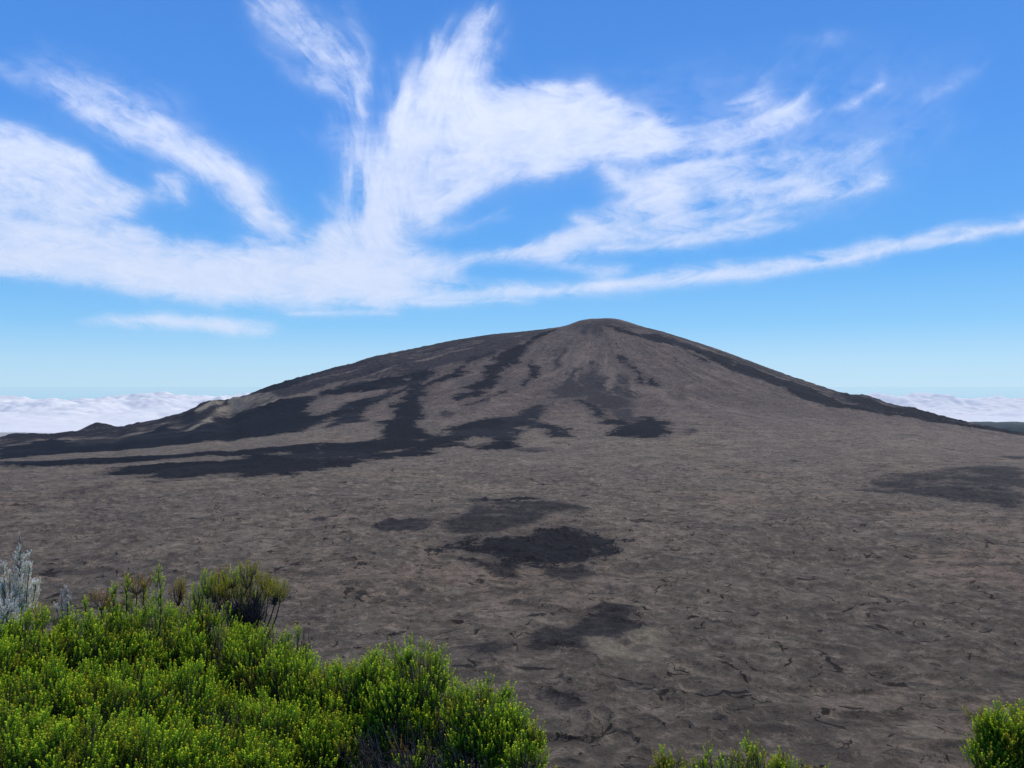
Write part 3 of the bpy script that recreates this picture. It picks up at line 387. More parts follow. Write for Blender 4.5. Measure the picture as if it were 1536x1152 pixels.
STREAKS = [[(560,436,16,0.7),(700,440,12,0.75),(800,437,9,0.8),(880,433,9,0.8),(960,424,12,0.8),(1050,414,11,0.85),(1150,403,10,0.85),(1230,392,9,0.85),(1300,378,11,0.85),(1380,363,9,0.8),(1450,350,8,0.85),(1536,336,9,0.85),(1640,318,9,0.8)],[(850,398,7,0.3),(900,410,8,0.4),(940,398,5,0.4)],[(1040,402,4,0.4),(1000,410,6,0.5),(960,414,6,0.4)],[(10,100,14,0.14),(70,130,14,0.22),(110,150,14,0.35),(160,170,18,0.5),(220,200,18,0.72),(280,228,18,0.8),(340,258,24,0.85),(375,290,25,0.85),(395,330,20,0.75),(430,345,14,0.6)],[(60,95,12,0.1),(90,120,12,0.22),(160,135,12,0.25),(200,165,12,0.2)],[(400,0,26,0.25),(440,40,26,0.35),(480,70,26,0.38),(520,100,18,0.42),(540,130,11,0.5),(545,170,8,0.5)],[(395,80,10,0.05),(440,105,14,0.15),(500,130,14,0.25),(535,165,8,0.35)],[(500,190,14,0.15),(540,230,20,0.3),(560,260,24,0.45)],[(515,0,14,0.05),(548,60,10,0.16),(550,110,8,0.25)],[(960,215,14,0.5),(1030,205,12,0.45),(1090,200,14,0.4),(1150,180,13,0.45),(1185,160,10,0.5),(1205,135,7,0.5),(1208,122,4,0.3)],[(1060,215,14,0.35),(1130,205,12,0.4),(1180,185,10,0.35),(1230,160,7,0.15)],[(1120,160,10,0.15),(1150,130,10,0.2),(1155,110,6,0.1)],[(1100,180,10,0.2),(1140,150,10,0.25)],[(1255,160,7,0.3),(1290,150,7,0.35),(1318,135,6,0.3),(1325,112,4,0.25)],[(1390,140,8,0.08),(1420,125,8,0.15),(1470,100,8,0.08)],[(1250,260,10,0.1),(1310,225,9,0.22),(1360,190,10,0.06)],[(1180,60,8,0.02),(1250,65,5,0.1),(1300,45,5,0.02)],[(1100,255,7,0.35),(1150,245,8,0.35),(1200,240,8,0.25),(1280,225,7,0.15)],[(1010,250,8,0.6),(1060,245,7,0.6),(1110,240,4,0.5)],[(1080,290,10,0.45),(1130,285,10,0.4),(1180,270,10,0.4),(1220,268,10,0.3)],[(905,248,6,0.5),(925,260,10,0.65),(945,278,9,0.65)],[(1100,315,5,0.45),(1170,300,7,0.4),(1220,290,9,0.45),(1270,285,9,0.45),(1320,272,6,0.3)],[(880,350,10,0.5),(980,357,6,0.6),(1060,350,6,0.6),(1130,330,5,0.6),(1190,315,5,0.4)],[(900,372,5,0.5),(1000,368,6,0.55),(1080,357,6,0.55),(1140,345,7,0.45),(1190,335,7,0.25)],[(700,388,6,0.5),(760,378,8,0.65),(820,378,12,0.8),(860,362,14,0.8),(885,340,12,0.8)],[(620,350,14,0.2),(690,340,7,0.2),(760,325,5,0.15)],[(742,8,7,0.3),(726,28,12,0.55),(705,55,17,0.65),(690,85,24,0.7),(670,115,30,0.75)],[(655,50,5,0.3),(662,70,12,0.45),(668,100,20,0.6)],[(760,20,8,0.1),(745,60,10,0.18),(720,100,12,0.3)],[(590,105,10,0.2),(600,130,14,0.4),(600,180,18,0.5)],[(960,290,15,0.75),(985,275,13,0.7),(1005,300,14,0.6)],[(868,326,9,0.6),(885,338,12,0.7)],[(430,466,5,0.5),(500,470,4,0.55),(590,468,3,0.5)],[(560,455,5,0.4),(650,457,3,0.5),(760,452,3,0.35),(800,455,2,0.15)],[(120,486,5,0.15),(160,477,7,0.5),(230,482,9,0.7),(300,485,9,0.75),(360,492,10,0.75),(400,496,8,0.45),(415,488,4,0.2)],[(240,290,12,0.3),(262,270,14,0.4),(275,300,9,0.45)],[(-20,200,18,0.5),(60,225,14,0.6),(120,240,10,0.65)],[(600,300,20,0.45),(575,330,22,0.45),(565,370,26,0.55),(560,400,24,0.6)],[(480,300,10,0.12),(500,320,10,0.2),(540,330,12,0.3)],[(460,200,10,0.03),(500,215,8,0.14),(545,200,6,0.1)]]
POLYS = [(0.8,18,[(-160,330),(0,335),(110,330),(230,350),(330,372),(440,362),(520,340),(560,300),(590,330),(610,375),(700,392),(690,415),(600,425),(620,440),(560,452),(470,455),(330,452),(200,438),(100,418),(0,408),(-160,395)]),(0.55,12,[(-160,375),(0,380),(200,395),(420,395),(600,405),(600,430),(420,440),(220,430),(60,410),(-160,400)]),(0.62,16,[(-160,190),(0,198),(60,215),(122,235),(150,262),(212,292),(190,322),(140,338),(40,330),(-160,345)]),(0.74,15,[(600,150),(640,110),(690,95),(710,125),(760,135),(830,130),(880,128),(900,142),(950,165),(1005,185),(1030,212),(980,225),(930,232),(880,240),(840,255),(775,270),(720,290),(680,315),(645,338),(625,325),(600,300),(560,330),(545,300),(560,255),(590,225),(580,185)]),(0.55,22,[(700,145),(780,140),(850,150),(900,170),(920,200),(850,225),(760,240),(690,240),(680,190)]),(0.5,16,[(760,160),(850,150),(880,170),(840,200),(770,205),(730,185)]),(0.36,18,[(850,345),(900,320),(945,285),(985,255),(1040,245),(1100,250),(1060,280),(1030,310),(1100,318),(1030,345),(960,355),(890,372),(820,395),(730,392),(790,375)]),(0.3,30,[(540,200),(620,200),(620,330),(540,360),(520,280)]),(0.13,40,[(940,240),(1300,230),(1330,270),(1150,340),(900,380)]),(0.055,60,[(880,120),(1050,90),(1300,70),(1450,90),(1420,240),(1250,330),(950,320)]),(0.1,40,[(60,80),(280,150),(300,230),(200,220)])]
DIRS = [([(-160,395),(0,402),(200,425),(420,440),(600,438),(800,436),(960,424),(1150,403),(1300,378),(1640,318)],55,1.6),([(0,95),(110,148),(230,203),(340,262),(395,330),(470,370),(600,400)],45,1.5),([(400,-20),(480,60),(535,120),(548,190),(560,260),(570,350)],45,1.2),([(-160,180),(0,215),(120,262),(220,310)],70,1.2),([(-160,330),(0,345),(200,370),(420,375)],50,1.0),([(760,-20),(705,60),(650,120),(600,200),(570,290),(560,360)],55,1.3),([(600,400),(640,340),(720,280),(850,210),(960,180),(1080,160)],60,0.9),([(740,392),(850,372),(950,330),(1060,300),(1200,265),(1330,200)],55,1.2),([(860,350),(1000,362),(1130,335),(1230,290),(1330,260)],35,1.2),([(960,225),(1090,200),(1170,165),(1215,110)],45,1.2),([(1240,165),(1300,140),(1340,90)],50,1.0),([(640,110),(800,150),(950,190)],70,0.7),([(100,485),(400,495)],30,1.0),([(1300,240),(1500,80)],100,0.5),([(700,300),(900,240),(1100,240)],40,0.9)]
VX = np.full(UX.shape, .02); VY = np.zeros(UX.shape)
for pts, reach, wgt in DIRS:
    a_, b_ = dir_field(pts, reach, wgt); VX += a_; VY += b_
nn = np.hypot(VX, VY) + 1e-9; VX /= nn; VY /= nn
# gentle turbulence of the comb direction
tu = fbm(UX / 110, UY / 110, 3, 101) * .35
VX, VY = VX * np.cos(tu) - VY * np.sin(tu), VX * np.sin(tu) + VY * np.cos(tu)
rs = np.random.RandomState(3)
def lic(N, L, step=1.0):
    acc = N.copy(); wsum = 1.0
    I, J = np.meshgrid(np.arange(GH, dtype=np.float32), np.arange(GW, dtype=np.float32), indexing='ij')
    for sg in (-1, 1):
        pi, pj = I.copy(), J.copy()
        for k in range(L):
            ci = np.clip(pi.astype(np.int32), 0, GH - 1); cj = np.clip(pj.astype(np.int32), 0, GW - 1)
            pi += sg * step * VY[ci, cj]; pj += sg * step * VX[ci, cj]
            ci = np.clip((pi + .5).astype(np.int32), 0, GH - 1); cj = np.clip((pj + .5).astype(np.int32), 0, GW - 1)
            w_ = math.cos(k / L * math.pi / 2) ** 1.0
            acc += w_ * N[ci, cj]; wsum += w_
    return acc / wsum
def norm(a):
    a = a - a.mean(); return np.clip(a / (a.std() * 2.2), -1.3, 1.3)
f1 = norm(lic(rs.rand(GH, GW), 12)); f2 = norm(lic(fbm(UX / 8, UY / 8, 3, 111, .6), 16)); f3 = norm(lic(fbm(UX / 26, UY / 26, 4, 112, .6), 30)); f4 = norm(fbm(UX / 80, UY / 80, 6, 113, .62)); f5 = norm(fbm(UX / 30 + f3, UY / 30, 5, 114, .65))
fib = .03 * f1 + .09 * f2 + .26 * f3 + .32 * f4 + .30 * f5
wf = 1 - .78 * sstep(300, 400, UY + .10 * (UX - 500))
wpx = wf * 30 * fbm(UX / 95, UY / 95, 5, 121, .62) + 7 * f3; wpy = wf * 22 * fbm(UX / 95, UY / 95, 5, 122, .62) + 4 * f3
def warp(F):
    ci = np.clip(((UY + wpy - gy[0]) / ST), 0, GH - 1.01); cj = np.clip(((UX + wpx - gx[0]) / ST), 0, GW - 1.01)
    i0 = ci.astype(int); j0 = cj.astype(int); a = ci - i0; b = cj - j0
    return (F[i0, j0] * (1 - a) * (1 - b) + F[i0 + 1, j0] * a * (1 - b) + F[i0, j0 + 1] * (1 - a) * b + F[i0 + 1, j0 + 1] * a * b)
dens = np.zeros(UX.shape); 
for a_, soft, p in POLYS: dens = 1 - (1 - dens) * (1 - a_ * poly_field(p, soft))
for p in STREAKS: dens = 1 - (1 - dens) * (1 - seg_field(p))
dens = warp(dens)
# combed streaks smear the mass along the wind
dl = lic(dens, 14); bl_ = dens.copy()
for _k in range(60):
    bl_[1:-1, 1:-1] = (bl_[1:-1, 1:-1] * 4 + bl_[:-2, 1:-1] + bl_[2:, 1:-1] + bl_[1:-1, :-2] + bl_[1:-1, 2:]) / 8
dens = .16 * dens + .36 * dl + .48 * bl_
wide = bl_.copy()[::4, ::4]
for _k in range(60):
    wide[1:-1, 1:-1] = (wide[1:-1, 1:-1] * 4 + wide[:-2, 1:-1] + wide[2:, 1:-1] + wide[1:-1, :-2] + wide[1:-1, 2:]) / 8
wide = np.repeat(np.repeat(wide, 4, 0), 4, 1)[:GH, :GW]
for _k in range(14):
    wide[1:-1, 1:-1] = (wide[1:-1, 1:-1] * 4 + wide[:-2, 1:-1] + wide[2:, 1:-1] + wide[1:-1, :-2] + wide[1:-1, 2:]) / 8
patch_ = norm(fbm(UX / 150, UY / 110, 5, 117, .6))
low_ = sstep(300, 400, UY)
D = dens * (1 + .22 * fib) * (1 + .16 * patch_ * (1 - low_)) + dens * (1 - dens) * 1.2 * fib + .22 * (1 - .8 * low_) * wide * (1 - dens) * (1 + .8 * fib + .5 * patch_)
D = np.clip(D, 0, 1.1); D = 1 - np.exp(-1.6 * D ** 1.3)
D = np.clip(D * 1.06, 0, .96)
# the photograph's band reaches 5 degrees above the horizon; fade the layer out at its borders
D *= sstep(0, 40, UX - gx[0]) * sstep(0, 40, gx[-1] - UX) * sstep(0, 30, UY - gy[0])
ALT = 17000.
DY = ALT / ((576 - UY) / FPX); PX = (UX - 768) / FPX * DY
q0 = (np.arange(GH - 1)[:, None] * GW + np.arange(GW - 1)[None, :])
sq = np.stack([q0, q0 + 1, q0 + GW + 1, q0 + GW], -1).reshape(-1, 4)
keep = (D.ravel()[sq].max(1) > .004)
c_ = NT('cirrus'); cd = c_.n('ShaderNodeBsdfDiffuse'); cd.inputs['Color'].default_value = (.95, .935, .87, 1)
ct = c_.n('ShaderNodeBsdfTranslucent'); ct.inputs['Color'].default_value = (.95, .935, .87, 1)
cm = c_.n('ShaderNodeMixShader'); cm.inputs[0].default_value = .72; c_.l(cd.outputs[0], cm.inputs[1]); c_.l(ct.outputs[0], cm.inputs[2])
tr = c_.n('ShaderNodeBsdfTransparent'); cm2 = c_.n('ShaderNodeMixShader')
c_.l(c_.attr('cover').outputs['Fac'], cm2.inputs[0]); c_.l(tr.outputs[0], cm2.inputs[1]); c_.l(cm.outputs[0], cm2.inputs[2]); c_.l(cm2.outputs[0], c_.out.inputs['Surface'])
cir = mk_mesh('cirrus_clouds', np.stack([PX.ravel(), DY.ravel(), np.full(PX.size, ALT)], 1), sq[keep], c_.m, attrs=dict(cover=D.ravel()), smooth=True)
tag(cir, 'thin white wind-combed cirrus streaks spread across the blue sky', 'clouds', kind='stuff')
print('sky', round(time.time() - T0, 1))
# ---------------------------------------------------------------- air
hz = NT('haze'); hv = hz.n('ShaderNodeVolumePrincipled'); hv.inputs['Color'].default_value = (.62, .76, 1, 1); hv.inputs['Density'].default_value = HAZE; hv.inputs['Anisotropy'].default_value = .2
hz.l(hv.outputs[0], hz.out.inputs['Volume'])
bx, zb_, zt_ = 9200., -1420., 400.
hb = mk_mesh('haze', [(-bx, -bx, zb_), (bx, -bx, zb_), (bx, bx, zb_), (-bx, bx, zb_), (-bx, -bx, zt_), (bx, -bx, zt_), (bx, bx, zt_), (-bx, bx, zt_)],
             [(0, 3, 2, 1), (4, 5, 6, 7), (0, 1, 5, 4), (1, 2, 6, 5), (2, 3, 7, 6), (3, 0, 4, 7)], hz.m)
tag(hb, kind='stuff')
# ---------------------------------------------------------------- heath shrubs on the rim, just below the eye
def leaf_mat(name, trans=.45, rough=.6, spec=.14):
    m = NT(name); cc = m.attr('tint').outputs['Color']
    b = m.n('ShaderNodeBsdfPrincipled'); b.inputs['Roughness'].default_value = rough; b.inputs['Specular IOR Level'].default_value = spec
    t = m.n('ShaderNodeBsdfTranslucent'); x = m.n('ShaderNodeMixShader'); x.inputs[0].default_value = trans
    hs = m.n('ShaderNodeHueSaturation'); hs.inputs['Value'].default_value = 1.35; hs.inputs['Hue'].default_value = .49; m.l(cc, hs.inputs['Color'])
    m.l(cc, b.inputs['Base Color']); m.l(hs.outputs[0], t.inputs['Color']); m.l(b.outputs[0], x.inputs[1]); m.l(t.outputs[0], x.inputs[2]); m.l(x.outputs[0], m.out.inputs['Surface'])
    return m.m
M_LEAF = leaf_mat('heath_leaf'); M_SILVER = leaf_mat('silver_leaf', .2, .6, .4)
bk = NT('bark'); bb = bk.n('ShaderNodeBsdfPrincipled'); bb.inputs['Roughness'].default_value = .9; bk.l(bk.attr('tint').outputs['Color'], bb.inputs['Base Color']); bk.l(bb.outputs[0], bk.out.inputs['Surface']); M_BARK = bk.m
def unit(v): return v / (np.linalg.norm(v, axis=-1, keepdims=True) + 1e-9)
def sprig(n, seed, leaf=.15, wid=.062, a0=52, a1=14, rad=.012, whorl=3):
    """one shoot of unit height: needle leaves spiralling up a stem. returns verts, quads, t (height), kind"""
    r = np.random.RandomState(seed); V = []; Q = []; t = []
    for i in range(n):
        z = (i + .5) / n * .95; a = i * 2.39996 + r.rand() * .4; k = z ** 1.5
        an = math.radians(a0 + (a1 - a0) * k + r.randn() * 6); L = leaf * (1 - .25 * k) * (.85 + .3 * r.rand())
        o_ = np.array([math.cos(a), math.sin(a), 0]); sd = np.array([-math.sin(a), math.cos(a), 0])
        b = o_ * rad + np.array([0, 0, z]); dr = o_ * math.sin(an) + np.array([0, 0, math.cos(an)])
        tip = b + dr * L; mid = b + dr * L * .5 + o_ * L * .05
        n0 = len(V); V += [b, mid + sd * wid / 2, tip, mid - sd * wid / 2]; Q.append((n0, n0 + 1, n0 + 2, n0 + 3)); t += [z, z + .04, z + .1, z + .04]
    for i in range(7):                                   # crowded young leaves closing over the tip
        a = i * .898 + .3; o_ = np.array([math.cos(a), math.sin(a), 0]); sd = np.array([-math.sin(a), math.cos(a), 0])
        b = o_ * rad + np.array([0, 0, .93]); an = .55; m_ = b + (o_ * math.sin(an) + np.array([0, 0, math.cos(an)])) * leaf * .5; tip = m_ + np.array([0, 0, leaf * .45]) - o_ * leaf * .18
        n0 = len(V); V += [b, m_ + sd * wid * .62, tip, m_ - sd * wid * .62]; Q.append((n0, n0 + 1, n0 + 2, n0 + 3)); t += [.9, 1, 1, 1]
    for i in range(3):                                   # stem
        a = i * 2.094; b_ = a + 2.094; n0 = len(V)
        V += [np.array([math.cos(a) * rad, math.sin(a) * rad, -.12]), np.array([math.cos(b_) * rad, math.sin(b_) * rad, -.12]), np.array([math.cos(b_) * rad * .5, math.sin(b_) * rad * .5, .97]), np.array([math.cos(a) * rad * .5, math.sin(a) * rad * .5, .97])]
        Q.append((n0, n0 + 1, n0 + 2, n0 + 3)); t += [-1, -1, .3, .3]
    return np.array(V), np.array(Q), np.array(t)
SPR = [sprig(24, s) for s in range(4)]
SPR_S = [sprig(20, 20 + s, leaf=.16, wid=.045, a0=62, a1=30) for s in range(3)]     # broader, felted leaves
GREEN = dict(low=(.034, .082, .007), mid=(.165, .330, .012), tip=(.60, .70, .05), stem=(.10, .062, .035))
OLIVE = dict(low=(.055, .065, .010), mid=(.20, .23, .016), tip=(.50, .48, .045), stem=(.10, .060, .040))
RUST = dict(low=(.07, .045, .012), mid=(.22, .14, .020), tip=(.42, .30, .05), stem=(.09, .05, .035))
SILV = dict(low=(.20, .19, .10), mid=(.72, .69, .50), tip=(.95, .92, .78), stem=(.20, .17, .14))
def foliage(pts, dirs, lens, pal, tmpl, rng, fat=1.0):
    """all shoots of one plant as one mesh part. pal: array (n,4,3) low, mid, tip, stem"""
    VV = []; QQ = []; CC = []; off = 0
    which = rng.randint(0, len(tmpl), len(pts))
    for k, (tv, tq, tt) in enumerate(tmpl):
        s_ = which == k; n = s_.sum()
        if n == 0: continue
        p = pts[s_]; d = unit(dirs[s_]); L = lens[s_]; P = pal[s_]
        a = unit(np.cross(d, rng.randn(n, 3))); b = np.cross(d, a)
        fz = fat[s_] if isinstance(fat, np.ndarray) else np.full(n, fat)
        r0 = .057 * fz                                      # thickness is set by real leaf size, not by shoot length
        v = p[:, None, :] + a[:, None, :] * (tv[None, :, 0, None] * r0[:, None, None]) + b[:, None, :] * (tv[None, :, 1, None] * r0[:, None, None]) + d[:, None, :] * (tv[None, :, 2, None] * L[:, None, None])
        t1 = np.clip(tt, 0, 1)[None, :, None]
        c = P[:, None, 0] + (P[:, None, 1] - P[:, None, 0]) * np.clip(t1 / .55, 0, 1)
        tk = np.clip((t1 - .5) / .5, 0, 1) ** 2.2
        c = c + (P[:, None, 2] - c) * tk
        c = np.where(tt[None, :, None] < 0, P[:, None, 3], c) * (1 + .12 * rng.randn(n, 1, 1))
        VV.append(v.reshape(-1, 3)); CC.append(np.clip(c, .002, .9).reshape(-1, 3))
        QQ.append((tq[None] + (np.arange(n) * len(tv))[:, None, None]).reshape(-1, 4) + off); off += n * len(tv)
    return np.concatenate(VV), np.concatenate(QQ), np.concatenate(CC)
def tubes(segs, rng, colr=(.09, .065, .05), sides=4):
    """segs: list of (polyline Nx3, r0, r1)"""
    VV = []; QQ = []; CC = []; off = 0
    for pl_, r0, r1 in segs:
        pl_ = np.asarray(pl_); n = len(pl_); T = unit(np.gradient(pl_, axis=0)); a = unit(np.cross(T, [.31, .2, .93])); b = np.cross(T, a)
        rr = np.linspace(r0, r1, n)[:, None]; ang = np.arange(sides) * 2 * math.pi / sides
        v = pl_[:, None] + rr[:, :, None] * (np.cos(ang)[None, :, None] * a[:, None] + np.sin(ang)[None, :, None] * b[:, None])
        VV.append(v.reshape(-1, 3)); k = np.arange(n - 1)[:, None] * sides + np.arange(sides)[None]
        k2 = np.arange(n - 1)[:, None] * sides + (np.arange(sides)[None] + 1) % sides
        QQ.append(np.stack([k, k2, k2 + sides, k + sides], -1).reshape(-1, 4) + off); off += n * sides
        CC.append(np.tile(np.array(colr) * (.6 + .9 * rng.rand()), (n * sides, 1)))
    return np.concatenate(VV), np.concatenate(QQ), np.concatenate(CC)
def bend(p, q, rng, amp=.08, n=5, sag=0.0):
    t = np.linspace(0, 1, n)[:, None]; L = np.linalg.norm(q - p)
    m = p + (q - p) * t + np.sin(t * math.pi) * rng.randn(3)[None] * amp * L
    m[:, 2] -= (np.sin(t * math.pi) * sag * L)[:, 0]
    return m
def ground_z(x, y): return float(height(np.array([x]), np.array([y]))[0])
class Plant:
    def __init__(s, name, label, cat, root, seed, group=None):
        s.rng = np.random.RandomState(seed); s.name = name
        rx, ry = root; s.root = np.array([rx, ry, ground_z(rx, ry) - .03])
        s.e = empty(name, tuple(s.root)); tag(s.e, label, cat, group)
        s.P = []; s.D = []; s.L = []; s.C = []; s.F = []; s.S = []; s.N = 0
    def shoot(s, p, d, L, pal, fat=1.0):
        s.P.append(p); s.D.append(d); s.L.append(L); s.F.append(fat)
        v = s.rng.randn() * .18; g_ = s.rng.randn() * .10
        c = np.array([pal['low'], pal['mid'], pal['tip'], pal['stem']]) * (1 + v) ; c[:, 0] *= 1 + g_
        s.C.append(c)
    def lobe(s, c, r, n, pals=((GREEN, 1.0),), L=(.032, .068), zmin=-.25, tuft=10, up=1.0, inner=True, squash=1.0, bare=0.0):
        """dome of upright shoots standing on a fan of twigs; c centre, r radii"""
        rng = s.rng; c = np.asarray(c, float); r = np.asarray(r, float) * np.ones(3)
        core = c - np.array([0, 0, r[2] * .75])
        s.S.append((bend(s.root, core, rng, .07, 7, -.05), .016, .007))
        nt = max(3, int(n / tuft)); ws_ = np.array([w for _, w in pals]); ws_ = ws_ / ws_.sum()
        for i in range(nt):
            while True:
                u = unit(rng.randn(3))
                if u[2] > zmin: break
            dep = 1 - abs(rng.randn()) * .09 + (rng.rand() < .12) * .07
            bump = 1 + .20 * math.sin(u[0] * 8 + s.N) * math.cos(u[1] * 8 + s.N * 2)
            tip = c + r * u * dep * bump
            st_ = core + (tip - core) * (.12 + .2 * rng.rand()) * np.array([1, 1, .8])
            s.S.append((bend(st_, tip, rng, .06, 4, .10), .0036, .0016))
            d0 = unit(.45 * u * np.array([1, 1, .6]) + np.array([0, 0, up]) + rng.randn(3) * .14)
            pal = pals[rng.choice(len(pals), p=ws_)][0]
            if rng.rand() < bare: continue
            if pnoise(tip[0] * 7.5 + tip[2] * 5, tip[1] * 7.5 - tip[2] * 4, s.N) > .42: continue      # gaps between clumps
            for k in range(tuft):
                ax = unit(rng.randn(3) * np.array([1, 1, .3]))
                rq = rng.rand() ** .7; off = ax * rq * .034 + d0 * ((.4 - rq) * .075 + (rng.rand() - .6) * .03)
                s.shoot(tip + off, unit(d0 + ax * (.18 + .2 * rng.rand())), L[0] + (L[1] - L[0]) * rng.rand() ** 1.5, pal, .75 + .4 * rng.rand())
            if inner:                                       # darker-toned foliage deeper on the twig
                for k in range(5):
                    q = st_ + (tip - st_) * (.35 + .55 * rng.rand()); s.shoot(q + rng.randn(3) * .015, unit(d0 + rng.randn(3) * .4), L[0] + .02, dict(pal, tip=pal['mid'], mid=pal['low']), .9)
        s.N += 1
    def spire(s, base, h, w, pal, n=40, lean=(0, 0, 0), L=(.035, .06), bare=.25):
        """single leader with ascending side shoots"""
        rng = s.rng; base = np.asarray(base, float); top = base + np.array([0, 0, h]) + np.array(lean)
        line = bend(base, top, rng, .02, 6); s.S.append((line, .0045, .0015))
        for i in range(n):
            t = bare + (1 - bare) * rng.rand() ** .8; p = base + (top - base) * t
            a = rng.rand() * 6.283; o_ = np.array([math.cos(a), math.sin(a), 0]); ww = w * (1 - t) ** .7
            q = p + o_ * ww * rng.rand()
            s.shoot(q, unit(o_ * .35 + np.array([0, 0, 1]) + rng.randn(3) * .08), L[0] + (L[1] - L[0]) * rng.rand(), pal, .8)
            if ww > .02 and rng.rand() < .5: s.S.append((bend(p - np.array([0, 0, ww * .5]), q, rng, .05, 3), .002, .001))
        s.shoot(top - np.array([0, 0, .03]), np.array([0, 0, 1.]), .05, pal, .8)
    def tuft(s, c, w, h, pal, n=26, base=None, L=(.035, .065), colr=None):
        """open tuft of shoots at the end of one bare branch"""
        n = int(n * 2.1); w = w * 1.15
        rng = s.rng; c = np.asarray(c, float)
        b0 = s.root if base is None else np.asarray(base, float)
        low = c - np.array([0, 0, h * .6])
        s.S.append((bend(b0, low, rng, .06, 6, .06), .007, .003))
        for i in range(n):
            e_ = c + np.array([rng.uniform(-w, w), rng.uniform(-w, w), rng.uniform(-h * .5, h * .5)])
            if i % 2 == 0: s.S.append((bend(low, e_, rng, .05, 4), .0022, .001))
            d = unit((e_ - low) * np.array([1, 1, .7]) / (h + 1e-3) * .5 + np.array([0, 0, 1]))
            s.shoot(e_, unit(d + rng.randn(3) * .1), L[0] + (L[1] - L[0]) * rng.rand(), pal, .75)
    def twigs(s, c, spread, length, n, base_r=.03, colr=None, rad=.0016):
        rng = s.rng; c = np.asarray(c, float)
        for i in range(n):
            a = rng.rand() * 6.283; b = c + np.array([math.cos(a), math.sin(a), 0]) * base_r * rng.rand()
            d = unit(np.array([math.cos(a) * spread * rng.rand(), math.sin(a) * spread * rng.rand(), 1.]))
            e_ = b + d * length * (.5 + .5 * rng.rand()); s.S.append((bend(b, e_, rng, .05, 4), rad, rad * .5))
            for j in range(3):
                t = .4 + .5 * rng.rand(); m = b + (e_ - b) * t; s.S.append((bend(m, m + unit(d + rng.randn(3) * .45) * length * .25, rng, .05, 3), rad * .6, rad * .4))
    def finish(s, mat=None, tmpl=None, bark=(.05, .036, .028), fname='foliage'):
        if s.P:
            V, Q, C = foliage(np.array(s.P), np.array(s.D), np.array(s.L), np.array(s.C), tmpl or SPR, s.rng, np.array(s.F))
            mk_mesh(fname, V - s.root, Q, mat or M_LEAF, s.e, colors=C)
        V, Q, C = tubes(s.S, s.rng, bark)
        mk_mesh('branches', V - s.root, Q, M_BARK, s.e, colors=C, smooth=True)
        return s
def lobes(pl, rows, dens=1.0, **kw):
    for (px, py, d, r, rz) in rows:
        c = at(px, py, d); n = int(13000 * dens * r * (r + rz) * 1.0)
        pl.lobe(c, (r, r, rz), n, **kw)
MIXG = ((GREEN, .86), (OLIVE, .14)); MIXO = ((GREEN, .55), (OLIVE, .35), (RUST, .10))
GR = 'bright green heath shrubs massed on the rim'
# broad shrub filling the lower left corner
p = Plant('heath_shrub', 'broad bright green heath shrub filling the lower left corner ', 'shrub', (-1.9, 3.75), 1, GR)
lobes(p, [(30,1018,3.95,.30,.27),(135,1010,4.1,.30,.28),(225,1000,4.3,.30,.30),(-60,1060,3.7,.34,.28),(60,1100,3.5,.27,.24),(165,1095,3.6,.28,.24),(265,1085,3.8,.24,.24),(0,1175,3.05,.25,.22),(105,1180,3.1,.25,.24),(215,1175,3.2,.24,.22)], pals=MIXG)
for (x, y0, y1, d, w) in ((237,960,858,4.25,.035),(172,940,884,4.2,.015),(191,935,872,4.25,.02),(128,950,905,4.2,.02),(215,930,880,4.3,.02)):
    b = at(x, y0, d); p.spire(b, (y0 - y1) / FPX * d, w * 1.5, GREEN if x != 215 else OLIVE, n=60 if x == 237 else 30)
for (x, y) in ((152,905),(205,882),(60,925),(180,915)):
    p.tuft(at(x, y, 4.3), .05, .06, RUST if x != 60 else OLIVE, 22, base=at(x, y + 60, 4.3))
p.finish()
# second shrub to its right
p = Plant('heath_shrub', 'rounded bright green heath shrub right of the corner shrub', 'shrub', (-1.25, 3.95), 2, GR)
lobes(p, [(320,1015,4.3,.26,.27),(395,1028,4.2,.24,.26),(440,1065,4.0,.19,.24),(350,1105,3.75,.16,.18),(415,1125,3.6,.18,.20),(300,1165,3.3,.20,.20),(385,1185,3.3,.16,.18)], pals=MIXG)
p.spire(at(447, 975, 4.1), .10, .01, GREEN, 14)
p.twigs(at(330, 1130, 3.6), .6, .25, 20)
p.finish()
p = Plant('heath_shrub', 'green and yellowish heath shrub in the middle, left of the tall rounded lobe', 'shrub', (-.85, 3.85), 3, GR)
lobes(p, [(500,1085,3.95,.22,.25),(558,1065,3.95,.19,.235),(480,1150,3.6,.17,.20),(530,1140,3.65,.15,.17)], pals=MIXG)
lobes(p, [(520,1045,4.1,.12,.14)], pals=((OLIVE, .7), (RUST, .3)))
p.twigs(at(560, 1190, 3.5), .8, .3, 30); p.finish()
p = Plant('heath_shrub', 'upright green heath shrub with one tall rounded lobe and bare grey stems beneath it', 'shrub', (-.5, 3.8), 4, GR)
lobes(p, [(626,1040,3.85,.15,.215),(598,1085,3.75,.15,.18),(662,1095,3.75,.14,.17)], pals=MIXG)
lobes(p, [(620,1140,3.6,.16,.13)], pals=MIXO, dens=.7, bare=.3)
p.twigs(at(640, 1190, 3.55), .9, .34, 80, base_r=.14); p.twigs(at(590, 1200, 3.45), .9, .28, 40, base_r=.12); p.finish(bark=(.075, .062, .055))
p = Plant('heath_shrub', 'yellow-green heath shrub at the right end of the shrub mass', 'shrub', (-.12, 3.6), 5, GR)
lobes(p, [(722,1092,3.6,.155,.175),(768,1120,3.5,.12,.14),(715,1150,3.45,.14,.13)], pals=MIXG)
lobes(p, [(800,1128,3.45,.055,.075),(785,1160,3.3,.08,.09)], pals=((GREEN, .5), (OLIVE, .5)))
